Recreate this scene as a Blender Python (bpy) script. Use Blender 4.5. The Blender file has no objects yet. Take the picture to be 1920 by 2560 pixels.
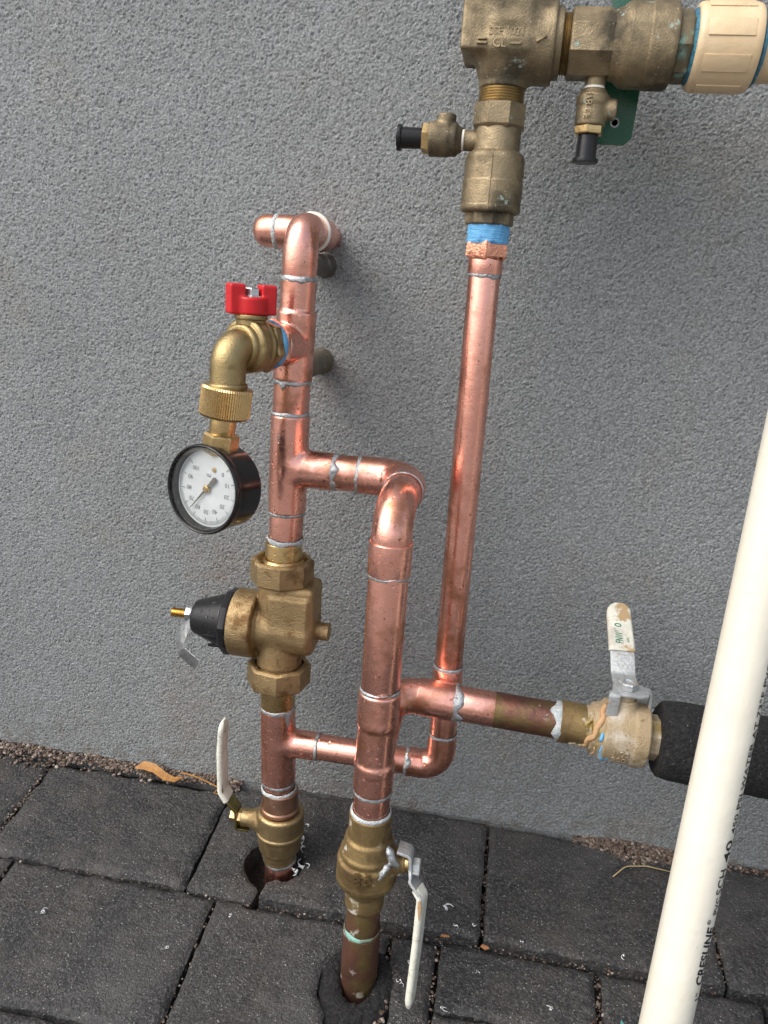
import bpy, bmesh, math, random
import numpy as np
from mathutils import Vector, Matrix

random.seed(7); rng = np.random.default_rng(7)
SC = bpy.context.scene
COL = SC.collection
R = math.radians

# ------------------------------------------------------------------ camera
yaw, pitch, roll = R(-8.385), R(16.5), R(4.078)
cy, sy, cp, sp, cr, sr = math.cos(yaw), math.sin(yaw), math.cos(pitch), math.sin(pitch), math.cos(roll), math.sin(roll)
fwd = Vector((sy*cp, cy*cp, -sp)); rt = Vector((cy, -sy, 0)); upv = rt.cross(fwd)
rt2 = cr*rt + sr*upv; up2 = -sr*rt + cr*upv
cam = bpy.data.cameras.new('camera'); camo = bpy.data.objects.new('camera', cam); COL.objects.link(camo)
camo.matrix_world = Matrix(((rt2.x, up2.x, -fwd.x, 0.0), (rt2.y, up2.y, -fwd.y, -0.680), (rt2.z, up2.z, -fwd.z, 0.5267), (0, 0, 0, 1)))
cam.sensor_fit = 'VERTICAL'; cam.sensor_height = 36; cam.lens = 36*1923/2560
cam.clip_start = 0.01; cam.clip_end = 500
SC.camera = camo

# ------------------------------------------------------------------ sky, sun, exposure
SUN_EL, SUN_AZ = R(48), R(-128)          # azimuth measured from +Y towards +X: from the left, behind the viewer
w = bpy.data.worlds.new('World'); SC.world = w; w.use_nodes = True
nt = w.node_tree; nt.nodes.clear()
sky = nt.nodes.new('ShaderNodeTexSky'); sky.sky_type = 'NISHITA'; sky.sun_disc = False
sky.sun_elevation = SUN_EL; sky.sun_rotation = SUN_AZ; sky.air_density = 1.0; sky.dust_density = 4.0; sky.ozone_density = 1.0
hs = nt.nodes.new('ShaderNodeHueSaturation'); hs.inputs['Saturation'].default_value = 0.55
bg = nt.nodes.new('ShaderNodeBackground'); bg.inputs['Strength'].default_value = 0.15
wo = nt.nodes.new('ShaderNodeOutputWorld')
nt.links.new(sky.outputs[0], hs.inputs['Color']); nt.links.new(hs.outputs[0], bg.inputs[0]); nt.links.new(bg.outputs[0], wo.inputs[0])
sl = bpy.data.lights.new('sun', 'SUN'); so = bpy.data.objects.new('sun', sl); COL.objects.link(so)
sl.energy = 0.8; sl.angle = R(60); sl.color = (1, .95, .88)
sd = Vector((math.sin(SUN_AZ)*math.cos(SUN_EL), math.cos(SUN_AZ)*math.cos(SUN_EL), math.sin(SUN_EL)))
so.rotation_euler = sd.to_track_quat('Z', 'Y').to_euler()
SC.view_settings.view_transform = 'Standard'; SC.view_settings.look = 'None'
SC.view_settings.exposure = 0.82; SC.view_settings.gamma = 1; SC.view_settings.use_curve_mapping = False

# ------------------------------------------------------------------ geometry helpers (millimetres in, metres out)
SLOPE = math.tan(R(7.99))               # the paving falls away from the wall
def gz(y): return y*SLOPE
def npv(p): return np.array(p, float)
def unit(a):
    a = npv(a); return a/np.linalg.norm(a)
def frame(ax):
    ax = unit(ax)
    ref = npv((0, -1, 0)) if abs(ax[1]) < .8 else npv((0, 0, 1))
    e1 = unit(ref - ax*np.dot(ref, ax)); e2 = np.cross(ax, e1)
    return ax, e1, e2
def join(*gs):
    V = []; F = []; n = 0
    for v, f in gs:
        V.append(np.asarray(v, float).reshape(-1, 3)); F += [tuple(int(i)+n for i in q) for q in f]; n += len(V[-1])
    return np.vstack(V), F
def rnd(prof, r=.6):
    """round the corners of a lathe profile"""
    out = [prof[0]]
    for i in range(1, len(prof)-1):
        a, b, c = npv(prof[i-1]), npv(prof[i]), npv(prof[i+1])
        la, lc = np.linalg.norm(a-b), np.linalg.norm(c-b)
        if la < 1e-6 or lc < 1e-6: out.append(prof[i]); continue
        d = min(r, la*.45, lc*.45); p = b+(a-b)/la*d; q = b+(c-b)/lc*d
        for t in (0, .35, .65, 1): out.append(tuple((1-t)**2*p + 2*t*(1-t)*b + t*t*q))
    out.append(prof[-1]); return out
def lathe(prof, o=(0, 0, 0), ax=(0, 0, 1), n=56, rot=0., cap=True, rough=0, seed=0):
    ax, e1, e2 = frame(ax); o = npv(o); V = []; F = []
    rg = np.random.default_rng(seed)
    th = np.arange(n)*2*math.pi/n + rot
    for t, r in prof:
        rr = r + (rg.normal(size=n)*rough if rough else 0)
        V.append(o + ax*t + (np.cos(th)*rr)[:, None]*e1 + (np.sin(th)*rr)[:, None]*e2)
    m = len(prof)
    for i in range(m-1):
        for j in range(n):
            k = (j+1) % n; F.append((i*n+j, i*n+k, (i+1)*n+k, (i+1)*n+j))
    if cap:
        F.append(tuple(range(n-1, -1, -1))); F.append(tuple((m-1)*n+j for j in range(n)))
    return np.vstack(V), F
def cyl(p, q, r, n=56, rot=0., bev=.5, r2=None):
    p, q = npv(p), npv(q); L = np.linalg.norm(q-p); r2 = r if r2 is None else r2
    b = min(bev, r*.4, r2*.4, L*.4)
    return lathe(rnd([(0, r-b), (0, r), (L, r2), (L, r2-b)], b) if bev else [(0, r), (L, r2)], p, q-p, n, rot)
def sweep(path, r, n=40, cap=True):
    path = [npv(p) for p in path]; m = len(path)
    rr = [r]*m if np.isscalar(r) else list(r)
    T = [unit(path[min(i+1, m-1)]-path[max(i-1, 0)]) for i in range(m)]
    _, e1, _ = frame(T[0]); V = []; F = []
    for i in range(m):
        e1 = unit(e1 - T[i]*np.dot(e1, T[i])); e2 = np.cross(T[i], e1)
        th = np.arange(n)*2*math.pi/n
        V.append(path[i] + (np.cos(th)*rr[i])[:, None]*e1 + (np.sin(th)*rr[i])[:, None]*e2)
    for i in range(m-1):
        for j in range(n):
            k = (j+1) % n; F.append((i*n+j, i*n+k, (i+1)*n+k, (i+1)*n+j))
    if cap: F.append(tuple(range(n-1, -1, -1))); F.append(tuple((m-1)*n+j for j in range(n)))
    return np.vstack(V), F
def fillet(pts, rad, k=12):
    pts = [npv(p) for p in pts]; out = [pts[0]]
    for i in range(1, len(pts)-1):
        a, b, c = pts[i-1], pts[i], pts[i+1]; ua, uc = unit(a-b), unit(c-b)
        half = math.acos(max(-1, min(1, float(ua@uc))))/2
        d = min(rad/math.tan(half) if half > 1e-3 else 0, np.linalg.norm(a-b)*.98, np.linalg.norm(c-b)*.98)
        p, q = b+ua*d, b+uc*d; bis = unit(ua+uc); R_ = d*math.tan(half); cen = b+bis*(R_/math.sin(half))
        v0, v1 = unit(p-cen), unit(q-cen); an = math.acos(max(-1, min(1, float(v0@v1))))
        for j in range(k+1):
            t = j/k; out.append(cen + R_*(math.sin((1-t)*an)*v0 + math.sin(t*an)*v1)/math.sin(an))
    out.append(pts[-1]); return out
def ribbon(path, wdir, w, th, rd=None, n=5, cap=True):
    """a flat bar swept along a path: w wide along wdir, th thick, rounded edges"""
    path = [npv(p) for p in path]; m = len(path); wds = [unit(q) for q in wdir] if np.ndim(wdir) == 2 else [unit(wdir)]*m
    ws = [w]*m if np.isscalar(w) else list(w); ths = [th]*m if np.isscalar(th) else list(th)
    V = []; F = []
    for i in range(m):
        T = unit(path[min(i+1, m-1)]-path[max(i-1, 0)]); nn = unit(np.cross(T, wds[i])); b = np.cross(nn, T)
        W, H = ws[i]/2, ths[i]/2; q = min(W, H)*.98 if rd is None else min(rd, W*.98, H*.98); ring = []
        for sx, sz, a0 in ((1, 1, 0), (-1, 1, 90), (-1, -1, 180), (1, -1, 270)):
            for j in range(n):
                a = R(a0 + 90*j/(n-1)); ring.append(path[i] + b*(sx*(W-q)+q*math.cos(a)) + nn*(sz*(H-q)+q*math.sin(a)))
        V.append(np.array(ring))
    k = 4*n
    for i in range(m-1):
        for j in range(k):
            F.append((i*k+j, i*k+(j+1) % k, (i+1)*k+(j+1) % k, (i+1)*k+j))
    if cap: F.append(tuple(range(k-1, -1, -1))); F.append(tuple((m-1)*k+j for j in range(k)))
    return np.vstack(V), F
def densify(path, step=3.):
    out = [npv(path[0])]
    for a, b in zip(path[:-1], path[1:]):
        a, b = npv(a), npv(b); k = max(1, int(np.linalg.norm(b-a)/step))
        for j in range(1, k+1): out.append(a+(b-a)*j/k)
    return out
def rbox(c, h, ax=None, bev=1., seg=2):
    """box with bevelled edges; c centre, h half sizes, ax = 3 axes"""
    bm = bmesh.new(); bmesh.ops.create_cube(bm, size=2)
    for v in bm.verts: v.co = Vector((v.co.x*h[0], v.co.y*h[1], v.co.z*h[2]))
    if bev: bmesh.ops.bevel(bm, geom=bm.edges[:], offset=bev, segments=seg, profile=.5, affect='EDGES')
    V = np.array([v.co[:] for v in bm.verts]); bm.verts.index_update(); F = [tuple(v.index for v in f.verts) for f in bm.faces]; bm.free()
    if ax is not None: V = V[:, :1]*npv(ax[0]) + V[:, 1:2]*npv(ax[1]) + V[:, 2:]*npv(ax[2])
    return V+npv(c), F
def prism(poly, o, ex, ey, h, bev=.6, seg=2):
    """extrude a 2D outline poly (in axes ex, ey from o) by h along ex x ey, bevelled"""
    bm = bmesh.new(); vs = [bm.verts.new((p[0], p[1], 0)) for p in poly]; f = bm.faces.new(vs)
    r = bmesh.ops.extrude_face_region(bm, geom=[f]); tv = [g for g in r['geom'] if isinstance(g, bmesh.types.BMVert)]
    for v in tv: v.co.z = h
    bmesh.ops.recalc_face_normals(bm, faces=bm.faces[:])
    if bev:
        es = [e for e in bm.edges if abs(e.verts[0].co.z-e.verts[1].co.z) < 1e-6]
        bmesh.ops.bevel(bm, geom=es, offset=bev, segments=seg, profile=.5, affect='EDGES')
    bm.verts.index_update()
    V = np.array([v.co[:] for v in bm.verts]); F = [tuple(v.index for v in f.verts) for f in bm.faces]; bm.free()
    ex, ey = npv(ex), npv(ey); ez = np.cross(ex, ey)
    return V[:, :1]*ex + V[:, 1:2]*ey + V[:, 2:]*ez + npv(o), F

# signed-distance solids for cast and formed fittings
def s_cyl(p, q, r, rd=.8):
    p, q = npv(p), npv(q); L = np.linalg.norm(q-p); a = (q-p)/L
    def f(X):
        d = X-p; t = d@a; rr = np.sqrt(np.maximum(((d-t[:, None]*a)**2).sum(1), 1e-12))
        dx = rr-r+rd; dy = np.abs(t-L/2)-L/2+rd
        return np.minimum(np.maximum(dx, dy), 0)+np.sqrt(np.maximum(dx, 0)**2+np.maximum(dy, 0)**2)-rd
    return f
def s_cone(p, q, r1, r2, rd=.8):
    p, q = npv(p), npv(q); L = np.linalg.norm(q-p); a = (q-p)/L; k = L/math.hypot(L, r1-r2)
    def f(X):
        d = X-p; t = d@a; rr = np.sqrt(np.maximum(((d-t[:, None]*a)**2).sum(1), 1e-12))
        dx = (rr-(r1+(r2-r1)*np.clip(t/L, 0, 1)))*k+rd; dy = np.abs(t-L/2)-L/2+rd
        return np.minimum(np.maximum(dx, dy), 0)+np.sqrt(np.maximum(dx, 0)**2+np.maximum(dy, 0)**2)-rd
    return f
def s_sph(c, r): return lambda X: np.sqrt(((X-npv(c))**2).sum(1))-r
def s_box(c, h, rd=3., rot=0.):
    c = npv(c); h = npv(h); ca, sa = math.cos(rot), math.sin(rot)
    def f(X):
        d = X-c
        if rot: d = np.stack([d[:, 0]*ca+d[:, 1]*sa, -d[:, 0]*sa+d[:, 1]*ca, d[:, 2]], 1)
        q = np.abs(d)-h+rd
        return np.sqrt((np.maximum(q, 0)**2).sum(1))+np.minimum(q.max(1), 0)-rd
    return f
def s_path(path, r):
    pts = [npv(p) for p in path]
    def f(X):
        D = np.full(len(X), 1e9)
        for a, b in zip(pts[:-1], pts[1:]):
            ab = b-a; t = np.clip(((X-a)@ab)/(ab@ab), 0, 1); D = np.minimum(D, np.sqrt(((X-a-t[:, None]*ab)**2).sum(1)))
        return D-r
    return f
def s_cut(f, p, n):
    """keep the side of f that lies against the normal n of the plane through p"""
    p, n = npv(p), unit(n); return lambda X: np.maximum(f(X), (X-p)@n)
def s_union(k, *fs):
    def f(X):
        d = fs[0](X)
        for g in fs[1:]:
            e = g(X); h = np.clip(.5+.5*(e-d)/k, 0, 1); d = e*(1-h)+d*h-k*h*(1-h)
        return d
    return f
def sdf_mesh(f, lo, hi, h=1.):
    lo, hi = npv(lo), npv(hi); n = np.ceil((hi-lo)/h).astype(int)+1
    ax = [lo[i]+np.arange(n[i])*h for i in range(3)]
    G = np.stack(np.meshgrid(*ax, indexing='ij'), -1).reshape(-1, 3)
    D = f(G).reshape(n); S = D < 0
    cells = n-1; acc = np.zeros(tuple(cells)+(3,)); cnt = np.zeros(tuple(cells))
    I = np.stack(np.meshgrid(*[np.arange(c) for c in cells], indexing='ij'), -1).astype(float)
    def sl_(o): return tuple(slice(o[i], o[i]+cells[i]) for i in range(3))
    for axis in range(3):
        oth = [i for i in range(3) if i != axis]
        for a in (0, 1):
            for b in (0, 1):
                o0 = [0, 0, 0]; o0[oth[0]] = a; o0[oth[1]] = b; o1 = list(o0); o1[axis] = 1
                d0, d1 = D[sl_(o0)], D[sl_(o1)]; m = (d0 < 0) != (d1 < 0)
                t = np.where(m, d0/np.where(m, d0-d1, 1), 0)
                p = I+npv(o0); p[..., axis] += t
                acc += p*m[..., None]; cnt += m
    act = cnt > 0; idx = -np.ones(tuple(cells), int); idx[act] = np.arange(act.sum())
    V = lo+acc[act]/cnt[act][:, None]*h; F = []
    for axis in range(3):
        o = [i for i in range(3) if i != axis]
        sa = [slice(1, n[i]-1) for i in range(3)]; sa[axis] = slice(0, cells[axis]); sb = list(sa); sb[axis] = slice(1, n[axis])
        A, B = S[tuple(sa)], S[tuple(sb)]; K = np.argwhere(A != B)
        if not len(K): continue
        off = np.ones(3, int); off[axis] = 0; K = K+off
        def q(da, db):
            k = K.copy(); k[:, o[0]] += da; k[:, o[1]] += db; return idx[k[:, 0], k[:, 1], k[:, 2]]
        quad = np.stack([q(-1, -1), q(0, -1), q(0, 0), q(-1, 0)], 1)
        ins = S[K[:, 0], K[:, 1], K[:, 2]]
        flip = ~ins if axis != 1 else ins
        quad[flip] = quad[flip][:, ::-1]; F += [tuple(x) for x in quad[(quad >= 0).all(1)].tolist()]
    for _ in range(4):
        e = .05; d = f(V); g = np.stack([(f(V+npv(u)*e)-f(V-npv(u)*e))/(2*e) for u in ((1, 0, 0), (0, 1, 0), (0, 0, 1))], 1)
        V = V-np.clip(d/np.maximum((g**2).sum(1), .2), -h, h)[:, None]*g
    return V, F

LOC = {}
def mesh_of(name, geo, off, smooth=38):
    V, F = geo; me = bpy.data.meshes.new(name)
    me.from_pydata((np.asarray(V)*.001-npv(off)).tolist(), [], F); me.update()
    if smooth:
        me.shade_smooth()
        if smooth < 180: me.set_sharp_from_angle(angle=R(smooth))
    return me
def part(name, geo, m, parent, label=None, smooth=38, kind=None):
    off = LOC[parent.name]; o = bpy.data.objects.new(name, mesh_of(name, geo, off, smooth))
    COL.objects.link(o); o.parent = parent; LOC[o.name] = off; o.data.materials.append(m)
    if label: o['label'] = label
    if kind: o['kind'] = kind
    return o
def thing(name, label, cat, loc, group=None, kind=None):
    o = bpy.data.objects.new(name, None); COL.objects.link(o); o.empty_display_size = .02
    l = npv(loc)*.001; o.location = l.tolist(); LOC[o.name] = l
    if label: o['label'] = label
    if cat: o['category'] = cat
    if group: o['group'] = group
    if kind: o['kind'] = kind
    return o
def solid(name, geo, m, label, cat, loc=(0, 0, 0), group=None, kind=None, smooth=38):
    l = npv(loc)*.001; o = bpy.data.objects.new(name, mesh_of(name, geo, l, smooth)); COL.objects.link(o)
    o.location = l.tolist(); LOC[o.name] = l; o.data.materials.append(m)
    if label: o['label'] = label
    if cat: o['category'] = cat
    if group: o['group'] = group
    if kind: o['kind'] = kind
    return o
def solder(c, ax, r, w=2.0, bulge=.55, seed=0, drips=(), n=72, amp=.5):
    """an uneven bead of solder round a pipe; drips = (angle from the viewer's side in degrees, length, width)"""
    ax, e1, e2 = frame(ax); c = npv(c); rg = np.random.default_rng(seed); th = np.arange(n)*2*math.pi/n
    def nz(a):
        s = np.zeros(n)
        for k in range(1, 9): s += rg.normal()/k**.45*np.cos(k*th+rg.uniform(0, 6.3))
        return s*a
    w = w*1.08; top = w*.55+np.abs(nz(.3*amp*2)); bot = -w*.55-np.abs(nz(.42*amp*2)); bl = bulge*(1+.3*nz(.5)).clip(.35, 1.8)
    for a, L, wd in drips:
        g = np.exp(-(((th-R(a)+math.pi) % (2*math.pi)-math.pi)*r/wd)**2); bot -= L*g; bl += .7*g
    V = []; F = []
    rows = ((0, -.15), (.12, .55), (.35, .95), (.62, 1.), (.86, .7), (1, -.15))
    for s, k in rows:
        t = top*(1-s)+bot*s; rr = r+bl*k
        V.append(c+t[:, None]*ax+(np.cos(th)*rr)[:, None]*e1+(np.sin(th)*rr)[:, None]*e2)
    for i in range(len(rows)-1):
        for j in range(n): k = (j+1) % n; F.append((i*n+j, (i+1)*n+j, (i+1)*n+k, i*n+k))
    return np.vstack(V), F
def text_geo(s, size=1., extrude=0., shear=0., offset=0., fitw=None, align='LEFT'):
    cu = bpy.data.curves.new('t', 'FONT'); cu.body = s; cu.size = 1; cu.shear = shear; cu.extrude = 0; cu.offset = offset
    cu.resolution_u = 3; o = bpy.data.objects.new('t', cu); COL.objects.link(o)
    dg = bpy.context.evaluated_depsgraph_get(); me = bpy.data.meshes.new_from_object(o.evaluated_get(dg))
    bm = bmesh.new(); bm.from_mesh(me); bmesh.ops.triangulate(bm, faces=bm.faces[:])
    if extrude:
        r = bmesh.ops.extrude_face_region(bm, geom=bm.faces[:])
        for g in r['geom']:
            if isinstance(g, bmesh.types.BMVert): g.co.z = 1
    bmesh.ops.subdivide_edges(bm, edges=[e for e in bm.edges if e.calc_length() > .25], cuts=1, use_grid_fill=True)
    bm.verts.index_update(); V = np.array([v.co[:] for v in bm.verts]); F = [tuple(v.index for v in f.verts) for f in bm.faces]; bm.free()
    bpy.data.objects.remove(o); bpy.data.meshes.remove(me); bpy.data.curves.remove(cu)
    x0, x1 = V[:, 0].min(), V[:, 0].max(); V[:, 0] -= x0
    capk = 1/.7
    V[:, 1] *= size*capk; V[:, 0] *= (fitw/(x1-x0) if fitw else size*capk); V[:, 2] *= extrude
    W_ = V[:, 0].max()
    if align == 'CENTER': V[:, 0] -= W_/2
    return V, F
def text_flat(g, o, ex, ey):
    V, F = g; ex, ey = unit(ex), unit(ey); ez = np.cross(ex, ey)
    return npv(o)+V[:, :1]*ex+V[:, 1:2]*ey+V[:, 2:]*ez, F
def text_wrap(g, o, ax, e0, r, along=True):
    """along: text runs along the axis, its height wraps round; else text runs round the axis"""
    V, F = g; ax = unit(ax); e0 = unit(npv(e0)-ax*np.dot(e0, ax)); e1 = np.cross(ax, e0)
    if along: t, a = V[:, 0], V[:, 1]/r
    else: t, a = V[:, 1], V[:, 0]/r
    rr = r+V[:, 2]
    return npv(o)+t[:, None]*ax+(np.cos(a)*rr)[:, None]*e0+(np.sin(a)*rr)[:, None]*e1, F

# ------------------------------------------------------------------ materials
def mat(name, c1, c2=None, scale=60, rough=.5, rough2=None, metal=0., bumps=(), stains=(), scratch=None, spec=None, detail=6, coat=0, ior=None, trans=0, contrast=(.3, .7), stretch=None):
    """c1/c2 mixed by noise; stains = (colour, noise scale, low, high, roughness, metallic); bumps = (scale, depth in mm)"""
    m = bpy.data.materials.new(name); m.use_nodes = True; t = m.node_tree; N = t.nodes; Lk = t.links.new
    b = N['Principled BSDF']; tc = N.new('ShaderNodeTexCoord'); co = tc.outputs['Object']
    if stretch:
        mp = N.new('ShaderNodeMapping'); mp.inputs['Scale'].default_value = stretch; Lk(co, mp.inputs[0]); cst = mp.outputs[0]
    else: cst = co
    def noise(s, d=detail, v=None, seed=0):
        n = N.new('ShaderNodeTexNoise'); n.inputs['Scale'].default_value = s; n.inputs['Detail'].default_value = d; n.inputs['Roughness'].default_value = .62
        if seed:
            mp = N.new('ShaderNodeMapping'); mp.inputs['Location'].default_value = (seed*3.7, seed*1.3, seed*2.1); Lk(v or co, mp.inputs[0]); Lk(mp.outputs[0], n.inputs[0])
        else: Lk(v or co, n.inputs[0])
        return n.outputs[0]
    def ramp(x, lo, hi):
        r = N.new('ShaderNodeMapRange'); r.clamp = True; r.inputs[1].default_value = lo; r.inputs[2].default_value = hi; Lk(x, r.inputs[0]); return r.outputs[0]
    def mix(f, a, bb):
        x = N.new('ShaderNodeMix'); x.data_type = 'RGBA'; Lk(f, x.inputs[0])
        for s, i in ((a, 6), (bb, 7)):
            if isinstance(s, tuple): x.inputs[i].default_value = s+(1,) if len(s) == 3 else s
            else: Lk(s, x.inputs[i])
        return x.outputs[2]
    def mixf(f, a, bb):
        x = N.new('ShaderNodeMix'); Lk(f, x.inputs[0])
        for s, i in ((a, 2), (bb, 3)):
            if isinstance(s, (int, float)): x.inputs[i].default_value = s
            else: Lk(s, x.inputs[i])
        return x.outputs[0]
    col = c1; ro = rough; me = metal
    if c2: col = mix(ramp(noise(scale, v=cst), *contrast), c1, c2)
    if rough2 is not None: ro = mixf(ramp(noise(scale*1.7, v=cst, seed=2), .3, .7), rough, rough2)
    for i, s in enumerate(stains):
        f = ramp(noise(s[1], seed=i+3), s[2]-.045, s[3]-.055); col = mix(f, col, s[0])
        if s[4] is not None: ro = mixf(f, ro, s[4])
        if len(s) > 5: me = mixf(f, me, s[5])
    for s, i in ((col, 'Base Color'), (ro, 'Roughness'), (me, 'Metallic')):
        if isinstance(s, tuple): b.inputs[i].default_value = s+(1,)
        elif isinstance(s, (int, float)): b.inputs[i].default_value = s
        else: Lk(s, b.inputs[i])
    prev = None
    blist = [(noise(s, 4, seed=11), d) for s, d in bumps]
    if scratch:
        mp = N.new('ShaderNodeMapping'); mp.inputs['Scale'].default_value = scratch[0]; Lk(co, mp.inputs[0])
        blist.append((noise(1., 3, mp.outputs[0]), scratch[1]))
    for h, d in blist:
        bp = N.new('ShaderNodeBump'); bp.inputs['Distance'].default_value = d*.0035; bp.inputs['Strength'].default_value = 1
        Lk(h, bp.inputs['Height'])
        if prev: Lk(prev, bp.inputs['Normal'])
        prev = bp.outputs[0]
    if prev: Lk(prev, b.inputs['Normal'])
    if spec is not None: b.inputs['Specular IOR Level'].default_value = spec
    if coat: b.inputs['Coat Weight'].default_value = coat; b.inputs['Coat Roughness'].default_value = .1
    if ior: b.inputs['IOR'].default_value = ior
    if trans: b.inputs['Transmission Weight'].default_value = trans
    return m
MT = {}
MT['copper'] = mat('copper', (.94, .495, .395), (.88, .41, .315), 40, .21, .32, 1, bumps=((900, .012), (70, .10)), scratch=((60, 60, 1400), .010),
                   stains=(((.46, .21, .13), 32, .55, .70, .42), ((.30, .13, .08), 240, .68, .74, .5)))
MT['copper_h'] = mat('copper_horizontal', (.94, .495, .395), (.88, .41, .315), 40, .21, .32, 1, bumps=((900, .012), (70, .10)), scratch=((1400, 60, 60), .010),
                   stains=(((.46, .21, .13), 32, .53, .69, .42), ((.30, .13, .08), 240, .68, .74, .5)))
MT['copper_cut'] = mat('copper_cut', (.85, .42, .28), (.75, .33, .22), 200, .3, .4, 1, bumps=((500, .3),))
MT['tarnish'] = mat('copper_tarnished', (.24, .10, .07), (.13, .075, .06), 45, .3, .5, .85, bumps=((300, .06), (60, .2)),
                    stains=(((.34, .36, .32), 70, .66, .74, .8, 0.), ((.20, .15, .06), 30, .52, .7, .5)))
MT['brown'] = mat('copper_brown', (.20, .095, .06), (.11, .06, .045), 40, .42, .6, .7, bumps=((300, .08), (70, .25)),
                  stains=(((.45, .45, .43), 55, .62, .70, .85, 0.), ((.18, .13, .05), 28, .55, .7, .55)))
MT['cast'] = mat('cast_brass', (.45, .33, .175), (.35, .25, .13), 60, .38, .52, 1, bumps=((950, .24), (90, .07)), stains=(((.20, .12, .055), 50, .58, .72, .6),))
MT['cast_pale'] = mat('cast_brass_pale', (.50, .38, .20), (.40, .29, .15), 60, .36, .5, 1, bumps=((950, .14), (90, .06)), stains=(((.24, .17, .09), 50, .6, .74, .55),))
MT['brass'] = mat('machined_brass', (.70, .51, .25), (.58, .40, .18), 60, .22, .34, 1, bumps=((500, .05),), stains=(((.35, .24, .09), 70, .62, .74, .4),))
MT['bib'] = mat('bib_brass', (.42, .325, .165), (.31, .235, .115), 60, .34, .46, 1, bumps=((900, .10), (90, .05)), stains=(((.19, .13, .05), 60, .6, .72, .5),))
MT['bronze'] = mat('weathered_bronze', (.38, .30, .185), (.18, .146, .092), 45, .42, .6, .85, bumps=((900, .13), (80, .10)),
                   stains=(((.10, .085, .06), 30, .52, .70, .7), ((.30, .38, .33), 90, .70, .76, .85, 0.), ((.55, .52, .46), 330, .72, .76, .9, 0.)))
MT['bronze_green'] = mat('bronze_verdigris', (.21, .17, .10), (.13, .11, .07), 45, .5, .66, .6, bumps=((900, .13), (80, .10)),
                   stains=(((.22, .42, .36), 48, .55, .68, .85, 0.), ((.10, .085, .06), 60, .55, .7, .7)))
MT['valve_old'] = mat('old_brass_valve', (.30, .215, .095), (.19, .130, .058), 42, .46, .64, .75, bumps=((600, .12), (80, .16)),
                   stains=(((.44, .42, .36), 58, .67, .75, .85, 0.), ((.13, .085, .04), 36, .55, .7, .6)))
MT['thread'] = mat('thread_brass', (.52, .42, .25), (.38, .29, .16), 90, .34, .5, 1)
MT['collar'] = mat('coppery_collar', (.50, .29, .20), (.38, .22, .15), 60, .32, .48, 1, bumps=((400, .06),))
MT['valve_chalky'] = mat('chalky_brass_valve', (.43, .34, .22), (.33, .25, .14), 40, .55, .75, .35, bumps=((750, .28), (80, .16)),
                   stains=(((.50, .45, .37), 45, .5, .66, .9, 0.), ((.20, .14, .06), 120, .68, .73, .8, 0.), ((.30, .22, .07), 30, .58, .7, .4, .9)))
MT['solder'] = mat('solder', (.58, .60, .61), (.40, .43, .44), 150, .3, .5, .9, bumps=((350, .3), (1200, .1)), stains=(((.24, .27, .27), 130, .58, .7, .6),))
MT['solder_white'] = mat('solder_chalky', (.60, .63, .63), (.38, .43, .44), 150, .45, .65, .4, bumps=((350, .5), (1200, .15)))
MT['white_ring'] = mat('white_ring', (.80, .78, .70), (.68, .66, .58), 100, .5, .6, 0, bumps=((300, .1),))
MT['blue_tape'] = mat('blue_tape', (.10, .34, .62), (.16, .44, .72), 70, .55, .7, 0, scratch=((60, 60, 900), .35), stains=(((.03, .14, .30), 90, .6, .7, .7),))
MT['blue_seal'] = mat('blue_sealant', (.02, .09, .16), (.06, .24, .33), 120, .4, .6, 0, bumps=((300, .6),))
MT['black'] = mat('black_plastic', (.010, .010, .011), (.016, .016, .018), 90, .24, .36, 0, bumps=((500, .03),), spec=.3)
MT['gauge_black'] = mat('gauge_black', (.010, .009, .009), None, 90, .12, .25, 0, bumps=((300, .02),))
MT['red'] = mat('red_plastic', (.58, .012, .016), (.50, .008, .012), 60, .26, .36, 0, bumps=((250, .04),))
MT['zinc'] = mat('zinc_steel', (.62, .64, .66), (.46, .48, .50), 120, .24, .4, 1, bumps=((500, .05),))
MT['zinc_dull'] = mat('dull_zinc', (.52, .54, .54), (.38, .40, .41), 180, .45, .65, .7, bumps=((450, .2),), stains=(((.28, .19, .11), 80, .64, .72, .8, 0.),))
MT['tag'] = mat('aluminium_tag', (.66, .67, .68), (.52, .54, .56), 80, .28, .42, 1, bumps=((120, .25),))
MT['olive'] = mat('yellow_zinc_plate', (.40, .34, .14), (.26, .22, .09), 80, .24, .34, 1, bumps=((300, .05),))
MT['vinyl'] = mat('white_vinyl', (.70, .70, .62), (.56, .56, .47), 70, .42, .55, 0, bumps=((300, .12), (60, .4)), stains=(((.38, .34, .24), 100, .62, .72, .6),))
MT['vinyl_rust'] = mat('stained_vinyl', (.66, .65, .57), (.52, .52, .44), 60, .45, .6, 0, bumps=((300, .12), (60, .4)), stains=(((.36, .25, .13), 75, .60, .68, .7), ((.42, .40, .34), 30, .55, .7, .6)))
MT['rust'] = mat('rust_stain', (.42, .22, .09), (.50, .34, .20), 200, .8, None, 0, bumps=((300, .4),))
MT['pvc'] = mat('white_pvc', (.70, .675, .58), (.64, .61, .51), 9, .34, .46, 0, bumps=((40, .25), (400, .03)), stains=(((.58, .53, .42), 60, .74, .80, .5), ((.50, .49, .44), 330, .74, .78, .6), ((.60, .55, .42), 12, .66, .80, .5), ((.61, .595, .53), 26, .58, .76, .5)))
MT['cream'] = mat('cream_pvc', (.62, .46, .27), (.68, .53, .34), 60, .36, .48, 0, bumps=((200, .1),), stains=(((.40, .33, .22), 70, .64, .74, .5),))
MT['ink'] = mat('black_ink', (.02, .02, .025), None, 60, .5)
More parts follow.
